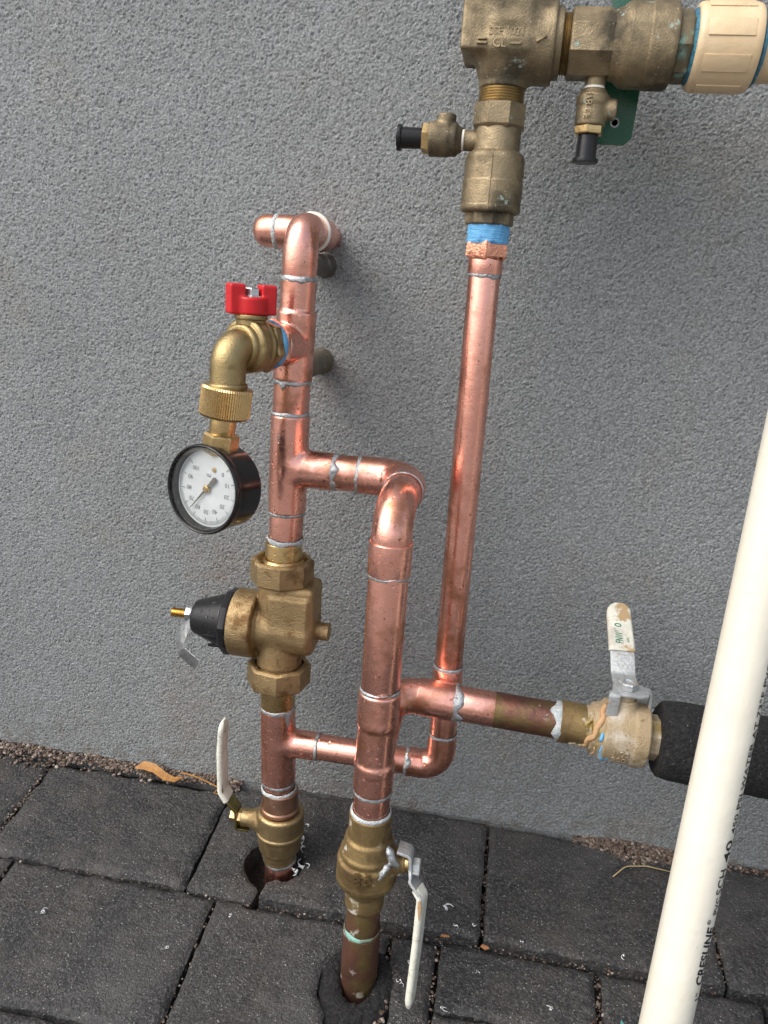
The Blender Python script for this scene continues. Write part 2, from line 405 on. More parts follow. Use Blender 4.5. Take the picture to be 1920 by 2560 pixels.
MT['ink_grey'] = mat('grey_ink', (.10, .10, .105), None, 60, .5)
MT['ink_green'] = mat('green_ink', (.02, .17, .11), None, 60, .6)
MT['green'] = mat('green_paint', (.012, .085, .048), (.018, .105, .06), 60, .24, .34, 0, bumps=((250, .05),))
MT['foam'] = mat('black_foam', (.004, .004, .005), (.024, .0235, .024), 330, .8, .95, 0, bumps=((330, 1.6), (140, 1.2)), contrast=(.42, .66), stains=(((.22, .21, .20), 480, .70, .74, .9),))
MT['dial'] = mat('dial_white', (.68, .695, .70), (.60, .615, .62), 60, .45)
MT['needle'] = mat('needle_grey', (.16, .155, .14), (.11, .105, .09), 100, .4)
MT['stub'] = mat('dark_pipe', (.085, .085, .080), (.14, .13, .11), 40, .5, .7, .3, bumps=((260, .3), (60, .5)), stains=(((.34, .34, .32), 60, .63, .7, .8),))
MT['stub2'] = mat('brown_pipe', (.115, .092, .062), (.17, .15, .11), 40, .5, .7, .3, bumps=((260, .3), (60, .5)), stains=(((.34, .33, .29), 55, .64, .7, .8),))
MT['leaf'] = mat('dry_leaf', (.40, .19, .035), (.27, .115, .025), 120, .5, .6, 0, bumps=((200, .3),))
MT['straw'] = mat('straw', (.42, .33, .17), (.32, .24, .11), 100, .6)
MT['flake'] = mat('white_flake', (.78, .80, .80), (.66, .68, .70), 200, .4, .6, 0)
MT['chip_o'] = mat('orange_chip', (.36, .17, .07), (.28, .12, .05), 200, .6)
MT['chip_t'] = mat('teal_chip', (.10, .30, .28), (.07, .22, .20), 200, .5)
def water_mat(name):
    m = mat(name, (1, 1, 1), None, 60, .02, None, 0, ior=1.33, trans=1); return m
MT['water'] = water_mat('water')
def glass_mat():
    m = bpy.data.materials.new('gauge_lens'); m.use_nodes = True; t = m.node_tree; N = t.nodes; N.remove(N['Principled BSDF'])
    o = N['Material Output']; lw = N.new('ShaderNodeLayerWeight'); pw_ = N.new('ShaderNodeMath'); pw_.operation = 'POWER'; pw_.inputs[1].default_value = 3.5; t.links.new(lw.outputs['Facing'], pw_.inputs[0]); fr_ = N.new('ShaderNodeMath'); fr_.operation = 'MULTIPLY_ADD'; fr_.inputs[1].default_value = .8; fr_.inputs[2].default_value = .045; t.links.new(pw_.outputs[0], fr_.inputs[0]); tr = N.new('ShaderNodeBsdfTransparent'); tr.inputs[0].default_value = (.96, .97, .97, 1)
    gl = N.new('ShaderNodeBsdfGlossy'); gl.inputs['Roughness'].default_value = .06; mx = N.new('ShaderNodeMixShader')
    t.links.new(fr_.outputs[0], mx.inputs[0]); t.links.new(tr.outputs[0], mx.inputs[1]); t.links.new(gl.outputs[0], mx.inputs[2]); t.links.new(mx.outputs[0], o.inputs[0])
    return m
MT['glass'] = glass_mat()

def stucco():
    m = bpy.data.materials.new('grey_stucco'); m.use_nodes = True; t = m.node_tree; N = t.nodes; Lk = t.links.new
    b = N['Principled BSDF']; co = N.new('ShaderNodeTexCoord').outputs['Object']
    def noise(s, d, r=.6):
        n = N.new('ShaderNodeTexNoise'); n.inputs['Scale'].default_value = s; n.inputs['Detail'].default_value = d; n.inputs['Roughness'].default_value = r; Lk(co, n.inputs[0]); return n.outputs[0]
    def rng_(x, a, bb, c=0., d=1.):
        r = N.new('ShaderNodeMapRange'); r.inputs[1].default_value = a; r.inputs[2].default_value = bb; r.inputs[3].default_value = c; r.inputs[4].default_value = d; Lk(x, r.inputs[0]); return r.outputs[0]
    def mx(f, a, bb):
        x = N.new('ShaderNodeMix'); x.data_type = 'RGBA'
        if isinstance(f, float): x.inputs[0].default_value = f
        else: Lk(f, x.inputs[0])
        for s, i in ((a, 6), (bb, 7)):
            if isinstance(s, tuple): x.inputs[i].default_value = s+(1,)
            else: Lk(s, x.inputs[i])
        return x.outputs[2]
    col = mx(rng_(noise(5, 4), .3, .7), (.236, .252, .255), (.201, .213, .214))
    col = mx(rng_(noise(9, 6, .7), .52, .72, 0, .45), col, (.225, .205, .185))
    dk = N.new('ShaderNodeMix'); dk.data_type = 'RGBA'; dk.blend_type = 'MULTIPLY'; dk.inputs[0].default_value = 1; Lk(col, dk.inputs[6]); Lk(mx(rng_(noise(560, 3, .7), .38, .62), (.62, .62, .62), (1.25, 1.25, 1.25)), dk.inputs[7]); col = dk.outputs[2]
    # rusty water marks on the paint, each where it sits on this wall
    for (x, z, r, s) in ((-.262, .245, .05, .55), (-.155, .44, .03, .5), (.05, .09, .06, .35), (-.09, .02, .09, .35), (-.28, .09, .07, .3)):
        vm = N.new('ShaderNodeVectorMath'); vm.operation = 'DISTANCE'; vm.inputs[1].default_value = (x, 0, z); Lk(co, vm.inputs[0])
        f = rng_(vm.outputs['Value'], r, 0., 0., 1.); f2 = N.new('ShaderNodeMath'); f2.operation = 'MULTIPLY'; Lk(f, f2.inputs[0]); Lk(rng_(noise(60, 5), .35, .65, 0, s), f2.inputs[1])
        col = mx(f2.outputs[0], col, (.20, .145, .11))
    sx = N.new('ShaderNodeSeparateXYZ'); Lk(co, sx.inputs[0]); sp1 = rng_(sx.outputs['Z'], .075, .0, 0., 1.)
    sp2 = N.new('ShaderNodeMath'); sp2.operation = 'MULTIPLY'; Lk(sp1, sp2.inputs[0]); Lk(rng_(noise(55, 6, .7), .46, .66, 0, .75), sp2.inputs[1]); col = mx(sp2.outputs[0], col, (.12, .098, .078))
    wsp = rng_(noise(700, 1), .735, .76); col = mx(wsp, col, (.5, .5, .5))
    Lk(col, b.inputs['Base Color']); b.inputs['Roughness'].default_value = .62; b.inputs['Specular IOR Level'].default_value = .5
    bp = N.new('ShaderNodeBump'); bp.inputs['Distance'].default_value = .0007; bp.inputs['Strength'].default_value = 1; Lk(noise(1100, 2, .5), bp.inputs['Height'])
    bp2 = N.new('ShaderNodeBump'); bp2.inputs['Distance'].default_value = .002; bp2.inputs['Strength'].default_value = .5; Lk(noise(16, 2), bp2.inputs['Height']); Lk(bp2.outputs[0], bp.inputs['Normal'])
    Lk(bp.outputs[0], b.inputs['Normal'])
    return m
MT['stucco'] = stucco()
def paver_mat():
    m = bpy.data.materials.new('charcoal_paver'); m.use_nodes = True; t = m.node_tree; N = t.nodes; Lk = t.links.new
    b = N['Principled BSDF']; tc = N.new('ShaderNodeTexCoord'); geo = N.new('ShaderNodeNewGeometry'); co = geo.outputs['Position']; oi = N.new('ShaderNodeObjectInfo')
    def noise(s, d, r=.6):
        n = N.new('ShaderNodeTexNoise'); n.inputs['Scale'].default_value = s; n.inputs['Detail'].default_value = d; n.inputs['Roughness'].default_value = r; Lk(co, n.inputs[0]); return n.outputs[0]
    def rng_(x, a, bb, c=0., d=1.):
        r = N.new('ShaderNodeMapRange'); r.inputs[1].default_value = a; r.inputs[2].default_value = bb; r.inputs[3].default_value = c; r.inputs[4].default_value = d; Lk(x, r.inputs[0]); return r.outputs[0]
    def mx(f, a, bb):
        x = N.new('ShaderNodeMix'); x.data_type = 'RGBA'; Lk(f, x.inputs[0])
        for s, i in ((a, 6), (bb, 7)):
            if isinstance(s, tuple): x.inputs[i].default_value = s+(1,)
            else: Lk(s, x.inputs[i])
        return x.outputs[2]
    col = mx(rng_(noise(16, 6), .35, .65), (.0115, .012, .0135), (.027, .026, .025))
    col = mx(rng_(oi.outputs['Random'], 0, 1, 0, .5), col, (.013, .014, .016))
    col = mx(rng_(noise(22, 6), .50, .68, 0, .7), col, (.044, .034, .027))
    col = mx(rng_(noise(11, 7), .50, .70, 0, .7), col, (.052, .052, .053))
    col = mx(rng_(noise(380, 3), .46, .64, 0, .8), col, (.068, .067, .066))
    col = mx(rng_(noise(620, 1), .705, .725), col, (.30, .31, .30))
    Lk(col, b.inputs['Base Color']); Lk(rng_(noise(24, 4), .35, .65, .5, .78), b.inputs['Roughness']); b.inputs['Specular IOR Level'].default_value = .5
    bp = N.new('ShaderNodeBump'); bp.inputs['Distance'].default_value = .0016; Lk(noise(520, 3), bp.inputs['Height'])
    bp2 = N.new('ShaderNodeBump'); bp2.inputs['Distance'].default_value = .004; Lk(noise(45, 4), bp2.inputs['Height']); Lk(bp2.outputs[0], bp.inputs['Normal'])
    Lk(bp.outputs[0], b.inputs['Normal']); return m
MT['paver'] = paver_mat()
MT['soil'] = mat('bedding_soil', (.030, .024, .019), (.018, .014, .012), 120, .9, None, 0, bumps=((300, 2.), (60, 4.)))
MT['grain'] = None
def grain_mat():
    m = bpy.data.materials.new('sand_grains'); m.use_nodes = True; t = m.node_tree; N = t.nodes; Lk = t.links.new; b = N['Principled BSDF']
    g = N.new('ShaderNodeNewGeometry'); cr_ = N.new('ShaderNodeValToRGB'); e = cr_.color_ramp.elements
    e[0].position = 0; e[0].color = (.03, .021, .017, 1); e[1].position = 1; e[1].color = (.34, .30, .26, 1)
    for p, c in ((.3, (.07, .045, .032)), (.55, (.12, .082, .056)), (.78, (.13, .10, .085)), (.92, (.22, .17, .13))):
        x = e.new(p); x.color = c+(1,)
    Lk(g.outputs['Random Per Island'], cr_.inputs[0]); Lk(cr_.outputs[0], b.inputs['Base Color']); b.inputs['Roughness'].default_value = .6
    return m
MT['grain'] = grain_mat()

# ------------------------------------------------------------------ setting: ground, pavement, wall
def ground():
    V = []; F = []
    ys = [30, -1000, -1600, -60000]; zs = [gz(30)-52, gz(-1000)-52, -190, -190]
    for y, z in zip(ys, zs): V += [(-60000, y, z), (60000, y, z)]
    for i in range(3): F.append((2*i, 2*i+2, 2*i+3, 2*i+1))
    return np.array(V, float), F
gm = mat('ground_concrete', (.24, .232, .222), (.19, .184, .176), 3, .85, None, 0, bumps=((60, 2),))
solid('ground', ground(), gm, None, None, kind='structure', smooth=0)
pav = thing('pavement', None, None, (0, 0, 0), kind='structure')

def outline(pts, step=6., jit=.45, seed=0):
    rg = np.random.default_rng(seed); out = []
    n = len(pts)
    for i in range(n):
        a, b = npv(pts[i]), npv(pts[(i+1) % n]); L = np.linalg.norm(b-a); k = max(1, int(L/step)); nn = np.array([-(b-a)[1], (b-a)[0]])/L
        for j in range(k):
            p = a+(b-a)*j/k
            out.append(tuple(p+nn*rg.normal()*jit*(1 if j else .6)))
    return out
def smooth_noise(X, Y, seed, wl):
    rg = np.random.default_rng(seed); h = np.zeros_like(X)
    for _ in range(10):
        a = rg.uniform(0, 6.3); k = 2*math.pi/(wl*rg.uniform(.6, 1.6)); h += np.cos((X*math.cos(a)+Y*math.sin(a))*k+rg.uniform(0, 6.3))
    return h/10**.5
def paver(pts, off=0., tilt=(0, 0), bev=4.2, seed=0, jit=.55, thick=50):
    """a slab cut to the outline pts: gridded top, worn rounded edge, straight sides"""
    P = np.array(outline(pts, 7., jit, seed)); bev = bev*1.0; rg = np.random.default_rng(seed+500)
    seen = P[:, 1].max() > -262 and P[:, 0].max() > -540 and P[:, 0].min() < 330
    st = 2.6 if seen else 9.; x0, y0 = P.min(0)-st; x1, y1 = P.max(0)+st
    xs = np.arange(x0, x1+st, st); ys = np.arange(y0, y1+st, st); X, Y = [a.ravel() for a in np.meshgrid(xs, ys, indexing='ij')]
    A = P; B = np.roll(P, -1, 0); best = np.full(len(X), 1e9); CX = X.copy(); CY = Y.copy(); ins = np.zeros(len(X), bool)
    for a, b in zip(A, B):
        ab = b-a; t = np.clip(((X-a[0])*ab[0]+(Y-a[1])*ab[1])/(ab@ab), 0, 1); qx, qy = a[0]+t*ab[0], a[1]+t*ab[1]; d = np.hypot(X-qx, Y-qy)
        m = d < best; best[m] = d[m]; CX[m] = qx[m]; CY[m] = qy[m]
        if a[1] != b[1]: c = ((a[1] > Y) != (b[1] > Y)) & (X < (b[0]-a[0])*(Y-a[1])/(b[1]-a[1])+a[0]); ins ^= c
    snap = (best < st*.72); keep = ins | snap; D = np.where(snap, 0, best); X = np.where(snap, CX, X); Y = np.where(snap, CY, Y)
    u = np.clip(1-D/bev, 0, 1); wob = 1+.35*smooth_noise(X, Y, seed, 30)
    Z = -bev*.60*np.clip(wob, .5, 1.6)*u**1.25 + .28*smooth_noise(X, Y, seed+1, 45)+rg.normal(size=len(X))*(.10 if seen else 0)
    pit = rg.normal(size=len(X)); Z -= np.where((pit > 2.5) & seen, .5*(pit-2.2), 0)
    nx, ny = len(xs), len(ys); idx = -np.ones(len(X), int); F = []; used = []
    I = np.arange(nx*ny).reshape(nx, ny); q = np.stack([I[:-1, :-1], I[1:, :-1], I[1:, 1:], I[:-1, 1:]], -1).reshape(-1, 4)
    q = q[keep[q].all(1) & (~snap[q].all(1) | ins[q].any(1))]
    us = np.unique(q); idx[us] = np.arange(len(us)); q = idx[q]; X, Y, Z = X[us], Y[us], Z[us]
    ed = {}
    for f in q.tolist():
        for k in range(4):
            a, b = f[k], f[(k+1) % 4]
            if (b, a) in ed: del ed[(b, a)]
            else: ed[(a, b)] = 1
    n = len(X); V = np.stack([np.concatenate([X, X]), np.concatenate([Y, Y]), np.concatenate([Z, np.full(n, -thick)])], 1)
    F = [tuple(f) for f in q.tolist()]+[(b, a, a+n, b+n) for a, b in ed]
    cx, cy_ = P[:, 0].mean(), P[:, 1].mean()
    V[:, 2] += V[:, 1]*SLOPE + off + tilt[0]*(V[:, 0]-cx) + tilt[1]*(V[:, 1]-cy_)
    lu = np.unique(np.array(F)); rm = -np.ones(len(V), int); rm[lu] = np.arange(len(lu))
    return V[lu], [tuple(int(rm[k]) for k in f) for f in F]
hole = [(-201, -92), (-196, -70), (-188, -62)]
def arc2(cx, cy_, r, a0, a1, k=8, j=1.2, seed=1):
    rg = np.random.default_rng(seed); return [(cx+(r+rg.normal()*j)*math.cos(R(a0+(a1-a0)*i/k)), cy_+(r+rg.normal()*j)*math.sin(R(a0+(a1-a0)*i/k))) for i in range(k+1)]
PV = []
def rect(x0, x1, y0, y1, off=0., tilt=(0, 0), bev=4.2): PV.append(([(x0, y0), (x1, y0), (x1, y1), (x0, y1)], off, tilt, bev))
rect(-856, -653, -131, -6, .5); rect(-650, -448, -131, -8, -.5); rect(-444.5, -242.5, -131, -12, .5, (.003, 0), 6)
# the two pieces broken round the left riser
PV.append(([(-239.5, -132), (-176, -133), (-174.5, -121), (-178, -116), (-186, -110), (-195, -101), (-199, -90), (-195.5, -76), (-187, -64), (-183, -56), (-181, -4), (-239.5, -4)], .5, (0, 0), 4))
PV.append(([(-170, -133.5), (29, -132.5), (29, -3), (-178, -4), (-179.5, -56)]+arc2(-160, -93, 21, 118, -62, 10)+[(-150, -113), (-160, -111.5), (-168, -118)], 8.5, (-.006, 0), 4))
rect(33, 234.5, -131, -4, 5.5, (-.012, 0), 4); rect(238, 440, -130, -5, 4, (.006, 0)); rect(443.5, 646, -130, -5, 1)
# second row
rect(-856, -617, -258, -134, 0); rect(-613, -412.5, -258, -134.5, .5); rect(-409, -211, -258, -135, 0, (0, 0), 5.5)
PV.append(([(-207.5, -258), (-84, -258), (-88, -250)]+arc2(-68, -189, 31.5, 232, 90, 9)[:-1]+[(-62, -158), (-49, -156), (-48.5, -137), (-207.5, -136.5)], .5, (0, 0), 5))
PV.append(([(-40, -258), (-7.5, -258), (-6, -138), (-44.5, -138), (-44, -165), (-38.5, -180), (-37, -205)], -1, (0, 0), 3.5))
rect(-2.5, 128, -194.5, -135.5, 0, (0, 0), 5)
PV.append(([(132.5, -194.5), (155, -194.5), (158, -182), (163, -171), (176, -166), (190, -168), (196, -180), (198, -194.5), (262, -194.5), (262, -137), (132.5, -136)], -1, (0, 0), 4))
rect(265.5, 396, -194.5, -135.5, 0); rect(399, 530, -194.5, -135.5, 1)
rect(-2, 58, -262, -198.5, 1, (0, 0), 4); rect(61.5, 157, -262, -198.5, 0, (0, 0), 4); rect(200, 330, -262, -198.5, 0); rect(333, 530, -262, -198.5, 0)
for r_ in range(3):
    y1 = -262-r_*128; x = -780 + (r_ % 2)*102
    if r_ == 0: x = -482-205.5
    while x < 560:
        if not (r_ == 0 and -90 < x+100 < -40 and False): rect(x, x+202, y1-124.5, y1, random.uniform(-1, 1))
        x += 205.5
for i, (pts, off, tl, bv) in enumerate(PV):
    part('paver', paver(pts, off, tl, bv, seed=i), MT['paver'], pav)
# bedding soil seen in the joints and in the hole
def bedding():
    nx, ny = 150, 60; xs = np.linspace(-900, 700, nx); ys = np.linspace(-680, 6, ny); V = []; F = []
    for y in ys:
        for x in xs:
            d = min(1, max(0, 1-math.hypot(x+165, y+95)/42)); V.append((x, y, gz(y)-13-random.random()*4-26*d**.5))
    for j in range(ny-1):
        for i in range(nx-1): F.append((j*nx+i, j*nx+i+1, (j+1)*nx+i+1, (j+1)*nx+i))
    return np.array(V), F
part('bedding', bedding(), MT['soil'], pav)

def wall_geo():
    # a thick stuccoed wall whose foot edge wanders a little above the paving
    n = 320; xs = np.linspace(-2600, 2600, n); V = []; F = []
    rg = np.random.default_rng(3); zb = np.cumsum(rg.normal(size=n))*.25; zb -= np.linspace(zb[0], zb[-1], n); zb = np.clip(zb, -2, 2)
    for x, z in zip(xs, zb): V += [(x, 4, -30), (x, 1.2, 3+z-2), (x, 0, 6.5+z), (x, 0, 2600), (x, 220, 2600), (x, 220, -30)]
    for i in range(n-1):
        for k in range(6):
            l = (k+1) % 6; F.append((i*6+k, (i+1)*6+k, (i+1)*6+l, i*6+l))
    F.append((5, 4, 3, 2, 1, 0)); b = (n-1)*6; F.append((b, b+1, b+2, b+3, b+4, b+5))
    return np.array(V, float), [f[::-1] for f in F]
wallo = solid('stucco_wall', wall_geo(), MT['stucco'], 'rough grey stucco wall standing behind all the pipework', 'wall', (0, 0, 0), smooth=30)

# the grainy stucco coat in front of the wall: every grain and pit is real relief
def coat():
    hstep = .78; x0, x1, z0, z1 = -535., 330., 5.5, 760.
    nx, nz = int((x1-x0)/hstep)+1, int((z1-z0)/hstep)+1; rg = np.random.default_rng(21)
    fx = np.fft.fftfreq(nx, hstep)[:, None]; fz = np.fft.rfftfreq(nz, hstep)[None, :]; k2 = (2*math.pi)**2*(fx**2+fz**2)
    def field(sig):
        f = np.fft.irfft2(np.fft.rfft2(rg.normal(size=(nx, nz)))*np.exp(-k2*sig*sig/2), s=(nx, nz)); return f/f.std()
    g1, g2 = field(.46), field(.50)
    h = 1.3-.62*np.maximum(0, -(g1+.45)) + .26*np.maximum(0, g2-.35) + .17*rg.normal(size=(nx, nz)) + .04*field(1.3) + .09*field(16)
    h = np.clip(h, 0, 2.6)*.88+.1
    xs = x0+np.arange(nx)*hstep; zs = z0+np.arange(nz)*hstep
    X, Z = np.meshgrid(xs, zs, indexing='ij'); X = X+rg.uniform(-.2, .2, X.shape); Z = Z+rg.uniform(-.2, .2, Z.shape)
    foot = np.interp(xs, np.linspace(x0, x1, 140), rg.normal(size=140)*.9)[:, None]; Z = Z+foot*np.exp(-(Z-z0)/6); h[:, 0] = -2.5; h[:, 1] = np.minimum(h[:, 1], .4)
    V = np.stack([X, -h, Z], -1).reshape(-1, 3)*.001
    i = np.arange(nx-1)[:, None]*nz+np.arange(nz-1)[None, :]; Q = np.stack([i, i+nz, i+nz+1, i+1], -1).reshape(-1, 4)
    me = bpy.data.meshes.new('stucco_coat'); me.vertices.add(len(V)); me.vertices.foreach_set('co', V.ravel())
    me.loops.add(Q.size); me.loops.foreach_set('vertex_index', Q.ravel().astype(np.int32)); me.polygons.add(len(Q)); me.polygons.foreach_set('loop_start', np.arange(0, Q.size, 4, dtype=np.int32))
    me.update(calc_edges=True); me.shade_smooth(); me.materials.append(MT['stucco'])
    o = bpy.data.objects.new('stucco_coat', me); COL.objects.link(o); o.parent = wallo; LOC[o.name] = LOC[wallo.name]
coat()

# ------------------------------------------------------------------ copper pipework
def Lx(z): return float(np.interp(z, [-40, 25, 80, 141, 240, 340, 430, 501, 550], [-160.5, -162.6, -165.4, -168.5, -168.8, -166.5, -166.2, -164, -162.5]))
def Lp(z): return (Lx(z), -95, z)
MX, MY = -67.5, -178
def Tp(z): return (float(np.interp(z, [126, 221, 536], [-21, -22.7, -25.5])), -95, z)
DROP = []           # (thing, geometry, how many droplets)
pw = thing('copper_pipework', 'bright soldered copper pipes with tees and elbows running up the grey wall', 'copper pipes', (-166, -95, -14))
def cpart(name, geo, m='copper', label=None, drops=0, smooth=38):
    o = part(name, geo, MT[m], pw, label, smooth)
    if drops: DROP.append((pw, geo, drops))
    return o
nsold = [0]
def sring(c, ax, r, w=2., drips=(), m='solder', bulge=.55, amp=.5):
    nsold[0] += 1; return part('solder_ring', solder(c, ax, r, w, bulge, nsold[0], drips, amp=amp), MT[m], pw, smooth=180)
def pipe(p, q, r, m='copper', label=None, drops=0): return cpart('pipe', cyl(p, q, r, bev=.3), m, label, drops)

# top: tee with a capped stub to the left and a run back into the wall, elbow to the front
zt = 561.; xt = Lx(550)
tee0 = s_union(3, s_cyl((xt, -66, zt), (xt, -31, zt), 13.2), s_cyl((xt, -45, zt), (-196, -45, zt), 13.2))
cpart('tee', sdf_mesh(tee0, (-199, -69, zt-15), (xt+16, -21, zt+15)), 'copper_h', smooth=180)
pipe((xt, -34, zt), (xt, 4, zt), 9.4, 'copper_h')
cpart('cap', lathe([(0, 12.9), (6, 13.0), (11, 12.6), (15, 11.2), (18, 8.6), (19.8, 5), (20.4, 1)], (-195.5, -45, zt), (-1, 0, 0)), 'copper_h')
sring((-196.3, -45, zt), (-1, 0, 0), 13.2, 2.4, m='solder_white')
pth = fillet([(xt, -62, zt), (xt, -95, zt), Lp(546)], 23, 16)
cpart('elbow', join(sweep(pth, 12.9, 48), cyl(Lp(549), Lp(527), 13.3, bev=.6)), smooth=60)
part('solder_ring', lathe(rnd([(-1.6, 13), (-1.6, 15.1), (1.6, 15.1), (1.6, 13)], .9), (xt, -64.5, zt), (0, 1, 0)), MT['white_ring'], pw, 'white ring round the top elbow')
sring(Lp(525.8), (0, 0, 1), 13.5, 2.6, ((25, 1.6, 5),), amp=.6)
# tee that carries the drain valve
bd = unit((-.35, -.94, 0)); zb_ = 478.
def Bp(d, dz=0): return npv((Lx(478), -95, zb_+dz))+bd*d
t1 = s_union(2.2, s_cyl(Lp(502), Lp(449.5), 15.2, 1.6), s_cyl(Lp(525), Lp(495), 13.6, .5), s_cyl(Bp(0), Bp(24), 15.0, .6))
cpart('tee', sdf_mesh(t1, (-200, -128, 446), (-146, -77, 528)), drops=10, smooth=180)
sring(Lp(449), (0, 0, 1), 14.6, 2.0, ((-14, 4.5, 2.2), (20, 1, 5)), amp=.7)
pipe(Lp(450), Lp(422), 14.3, drops=16)
sring(Lp(423.8), (0, 0, 1), 14.6, 2.2, amp=.35)
# large tee with the arm to the right
t2 = s_union(4.5, s_cyl(Lp(422.6), Lp(343.4), 15.4, .7), s_cyl(Lp(380), (-128, -95, 380), 15.1, .6))
cpart('tee', sdf_mesh(t2, (-185, -114, 338), (-125, -76, 426)), drops=95, smooth=180)
sring((-128, -95, 380), (-1, 0, 0), 14.6, 2.4, ((20, 4, 4), (-30, 2.5, 3), (75, 2, 5)), amp=.9)
pipe((-130, -95, 380), (-105, -95, 380), 14.3, 'copper_h', drops=14)
sring((-107.5, -95, 380), (1, 0, 0), 14.8, 2.2, ((60, 3, 3),), amp=.5)
e1p = fillet([(-107, -95, 380), (MX, -95, 380), (MX, -133, 380)], 25, 18)
cpart('elbow', sweep(e1p, 15.2, 56), 'copper_h', drops=40, smooth=60)
sring((MX, -133.4, 380), (0, 1, 0), 15.1, 1.8, amp=.4)
e2p = fillet([(MX, -134, 380), (MX, MY, 380), (MX, MY, 352)], 25, 18)
cpart('elbow', join(sweep(e2p, 14.2, 56), cyl((MX, MY, 356), (MX, MY, 332), 15.4, bev=1.4)), drops=30, smooth=60)
sring((MX, MY, 331.4), (0, 0, 1), 14.7, 1.9, ((22, -2.5, 4),), amp=.5)
# pipe between tee and regulator
sring(Lp(342.5), (0, 0, 1), 14.5, 2.2, amp=.5)
pipe(Lp(341), Lp(316), 13.9, drops=16)
sring(Lp(318), (0, 0, 1), 14.8, 3.6, ((-60, -6, 5), (35, -2, 6)), 'solder_white', .8, amp=.9)
# middle riser
pipe((MX, MY, 334), (MX, MY, 240), 14.3, drops=26)
sring((MX, MY, 241.4), (0, 0, 1), 14.7, 2.2, ((20, -3.5, 6),), amp=.5)
t4 = s_union(2.5, s_cyl((MX, MY, 240.5), (MX, MY, 212), 15.7, 2.2), s_cyl((MX, MY, 218), (MX, MY, 174), 14.5, .5), s_cyl((MX, MY, 180.5), (MX, MY, 154.5), 15.4, 2.2),
             s_cyl((MX, MY, 193), (MX, -142, 197), 14.6, .5))
cpart('tee', sdf_mesh(t4, (MX-18, MY-18, 151), (MX+18, -139, 244)), drops=75, smooth=180)
def Hz(x): return 203.8-(x+13)*.032
e3p = fillet([(MX, -146, 195.5), (MX+1, -117, Hz(-60)), (-42, -117, Hz(-42))], 24, 16)
cpart('elbow', join(sweep(e3p, 14.4, 56), cyl((-44, -117, Hz(-44)), (-13, -117, Hz(-13)), 15.3, bev=1.2)), 'copper_h', drops=16, smooth=60)
sring((-12.6, -117, Hz(-12.6)), (-1, 0, 0), 15, 2.6, ((25, 4, 4), (-25, 5, 4), (55, 4, 5)), amp=.9)
pipe((-14, -117, Hz(-14)), (18.5, -117, Hz(18.5)), 14.3, 'copper_h', drops=5)
cpart('pipe', cyl((18.5, -117, Hz(18.5)), (74, -117, Hz(74)), 14.25, bev=0), 'tarnish', 'dark tarnished length of the horizontal pipe')
sring((MX, MY, 154), (0, 0, 1), 14.7, 2.4, amp=.5, m='solder')
pipe((MX, MY, 156), (MX, MY, 130), 14.2, drops=8)
# bottom tee of the left riser and the small loop to the thin riser
sring(Lp(162), (0, 0, 1), 15.1, 2.6, ((52, 15, 2.6),), amp=.6)
t3 = s_union(4, s_cyl(Lp(161.5), Lp(87), 15.5, .9), s_cyl(Lp(127), (-131, -95, 127.5), 12.4, .5))
cpart('tee', sdf_mesh(t3, (-187, -113, 84), (-128, -77, 165)), drops=95, smooth=180)
sring((-130.8, -95, 127.5), (1, 0, 0), 12.1, 2.2, amp=.4)
pipe((-132, -95, 127.5), (-49, -95, 127.5), 11.4, 'copper_h', drops=32)
sring((-50, -95, 127.5), (-1, 0, 0), 12, 2.2, ((30, 3, 4),), amp=.6)
e4p = fillet([(-50, -95, 127.5), (-21, -95, 127.5), Tp(159)], 17, 16)
cpart('elbow', sweep(e4p, 12.5, 48), 'copper_h', drops=25, smooth=60)
sring(Tp(160), (0, 0, 1), 12, 2.2, amp=.35)
pipe(Tp(158), Tp(206), 11.6, drops=3)
cpart('coupling', cyl(Tp(200), Tp(223.5), 12.7, bev=.6), drops=3)
sring(Tp(224.5), (0, 0, 1), 12, 2.4, amp=.4)
cpart('pipe', cyl(Tp(219), Tp(539), 11.55, bev=.3), label='tall thin copper pipe rising to the bronze valve')
sring(Tp(537.5), (0, 0, 1), 11.9, 2.6, amp=.6)
cpart('adapter', cyl(Tp(538), Tp(549), 12.6, bev=.6))
# ragged hex of the adapter chewed by the wrench
def ragged(o, ax, n, r, h, seed, tz=1.6):
    rg = np.random.default_rng(seed); m = n*7; prof = []
    V = []; F = []; axx, e1, e2 = frame(ax); o = npv(o)
    for k, (t, s) in enumerate(((0, .93), (1.2, 1), (h*.5, 1.01), (h-1.2, 1), (h, .93))):
        for j in range(m):
            th = 2*math.pi*j/m; seg = math.pi/n; a = (th % (2*seg))-seg; rad = r*math.cos(seg)/math.cos(a)*s
            rad *= 1+rg.normal()*.012; tt = t+(rg.normal()*tz if k in (0, 4) else rg.normal()*.3)*.5
            V.append(o+axx*tt+e1*rad*math.cos(th)+e2*rad*math.sin(th))
    for i in range(4):
        for j in range(m): F.append((i*m+j, i*m+(j+1) % m, (i+1)*m+(j+1) % m, (i+1)*m+j))
    F.append(tuple(range(m-1, -1, -1))); F.append(tuple(4*m+j for j in range(m))); return np.array(V), F
cpart('adapter_hex', ragged(Tp(549), (0, 0, 1), 6, 16.2, 10.5, 5), 'copper_cut', 'copper hex chewed up by a wrench', smooth=25)
sring(Lp(86), (0, 0, 1), 14.7, 2.2, amp=.7)
pipe(Lp(90), Lp(74), 14.2, drops=12)
sring(Lp(78.5), (0, 0, 1), 15.2, 2.4, m='solder_white', bulge=1.0, amp=.5)
cpart('pipe', cyl(Lp(4), Lp(-48), 14.2, bev=.3))
sring(Lp(.5), (0, 0, 1), 14.6, 2.2, amp=.7)
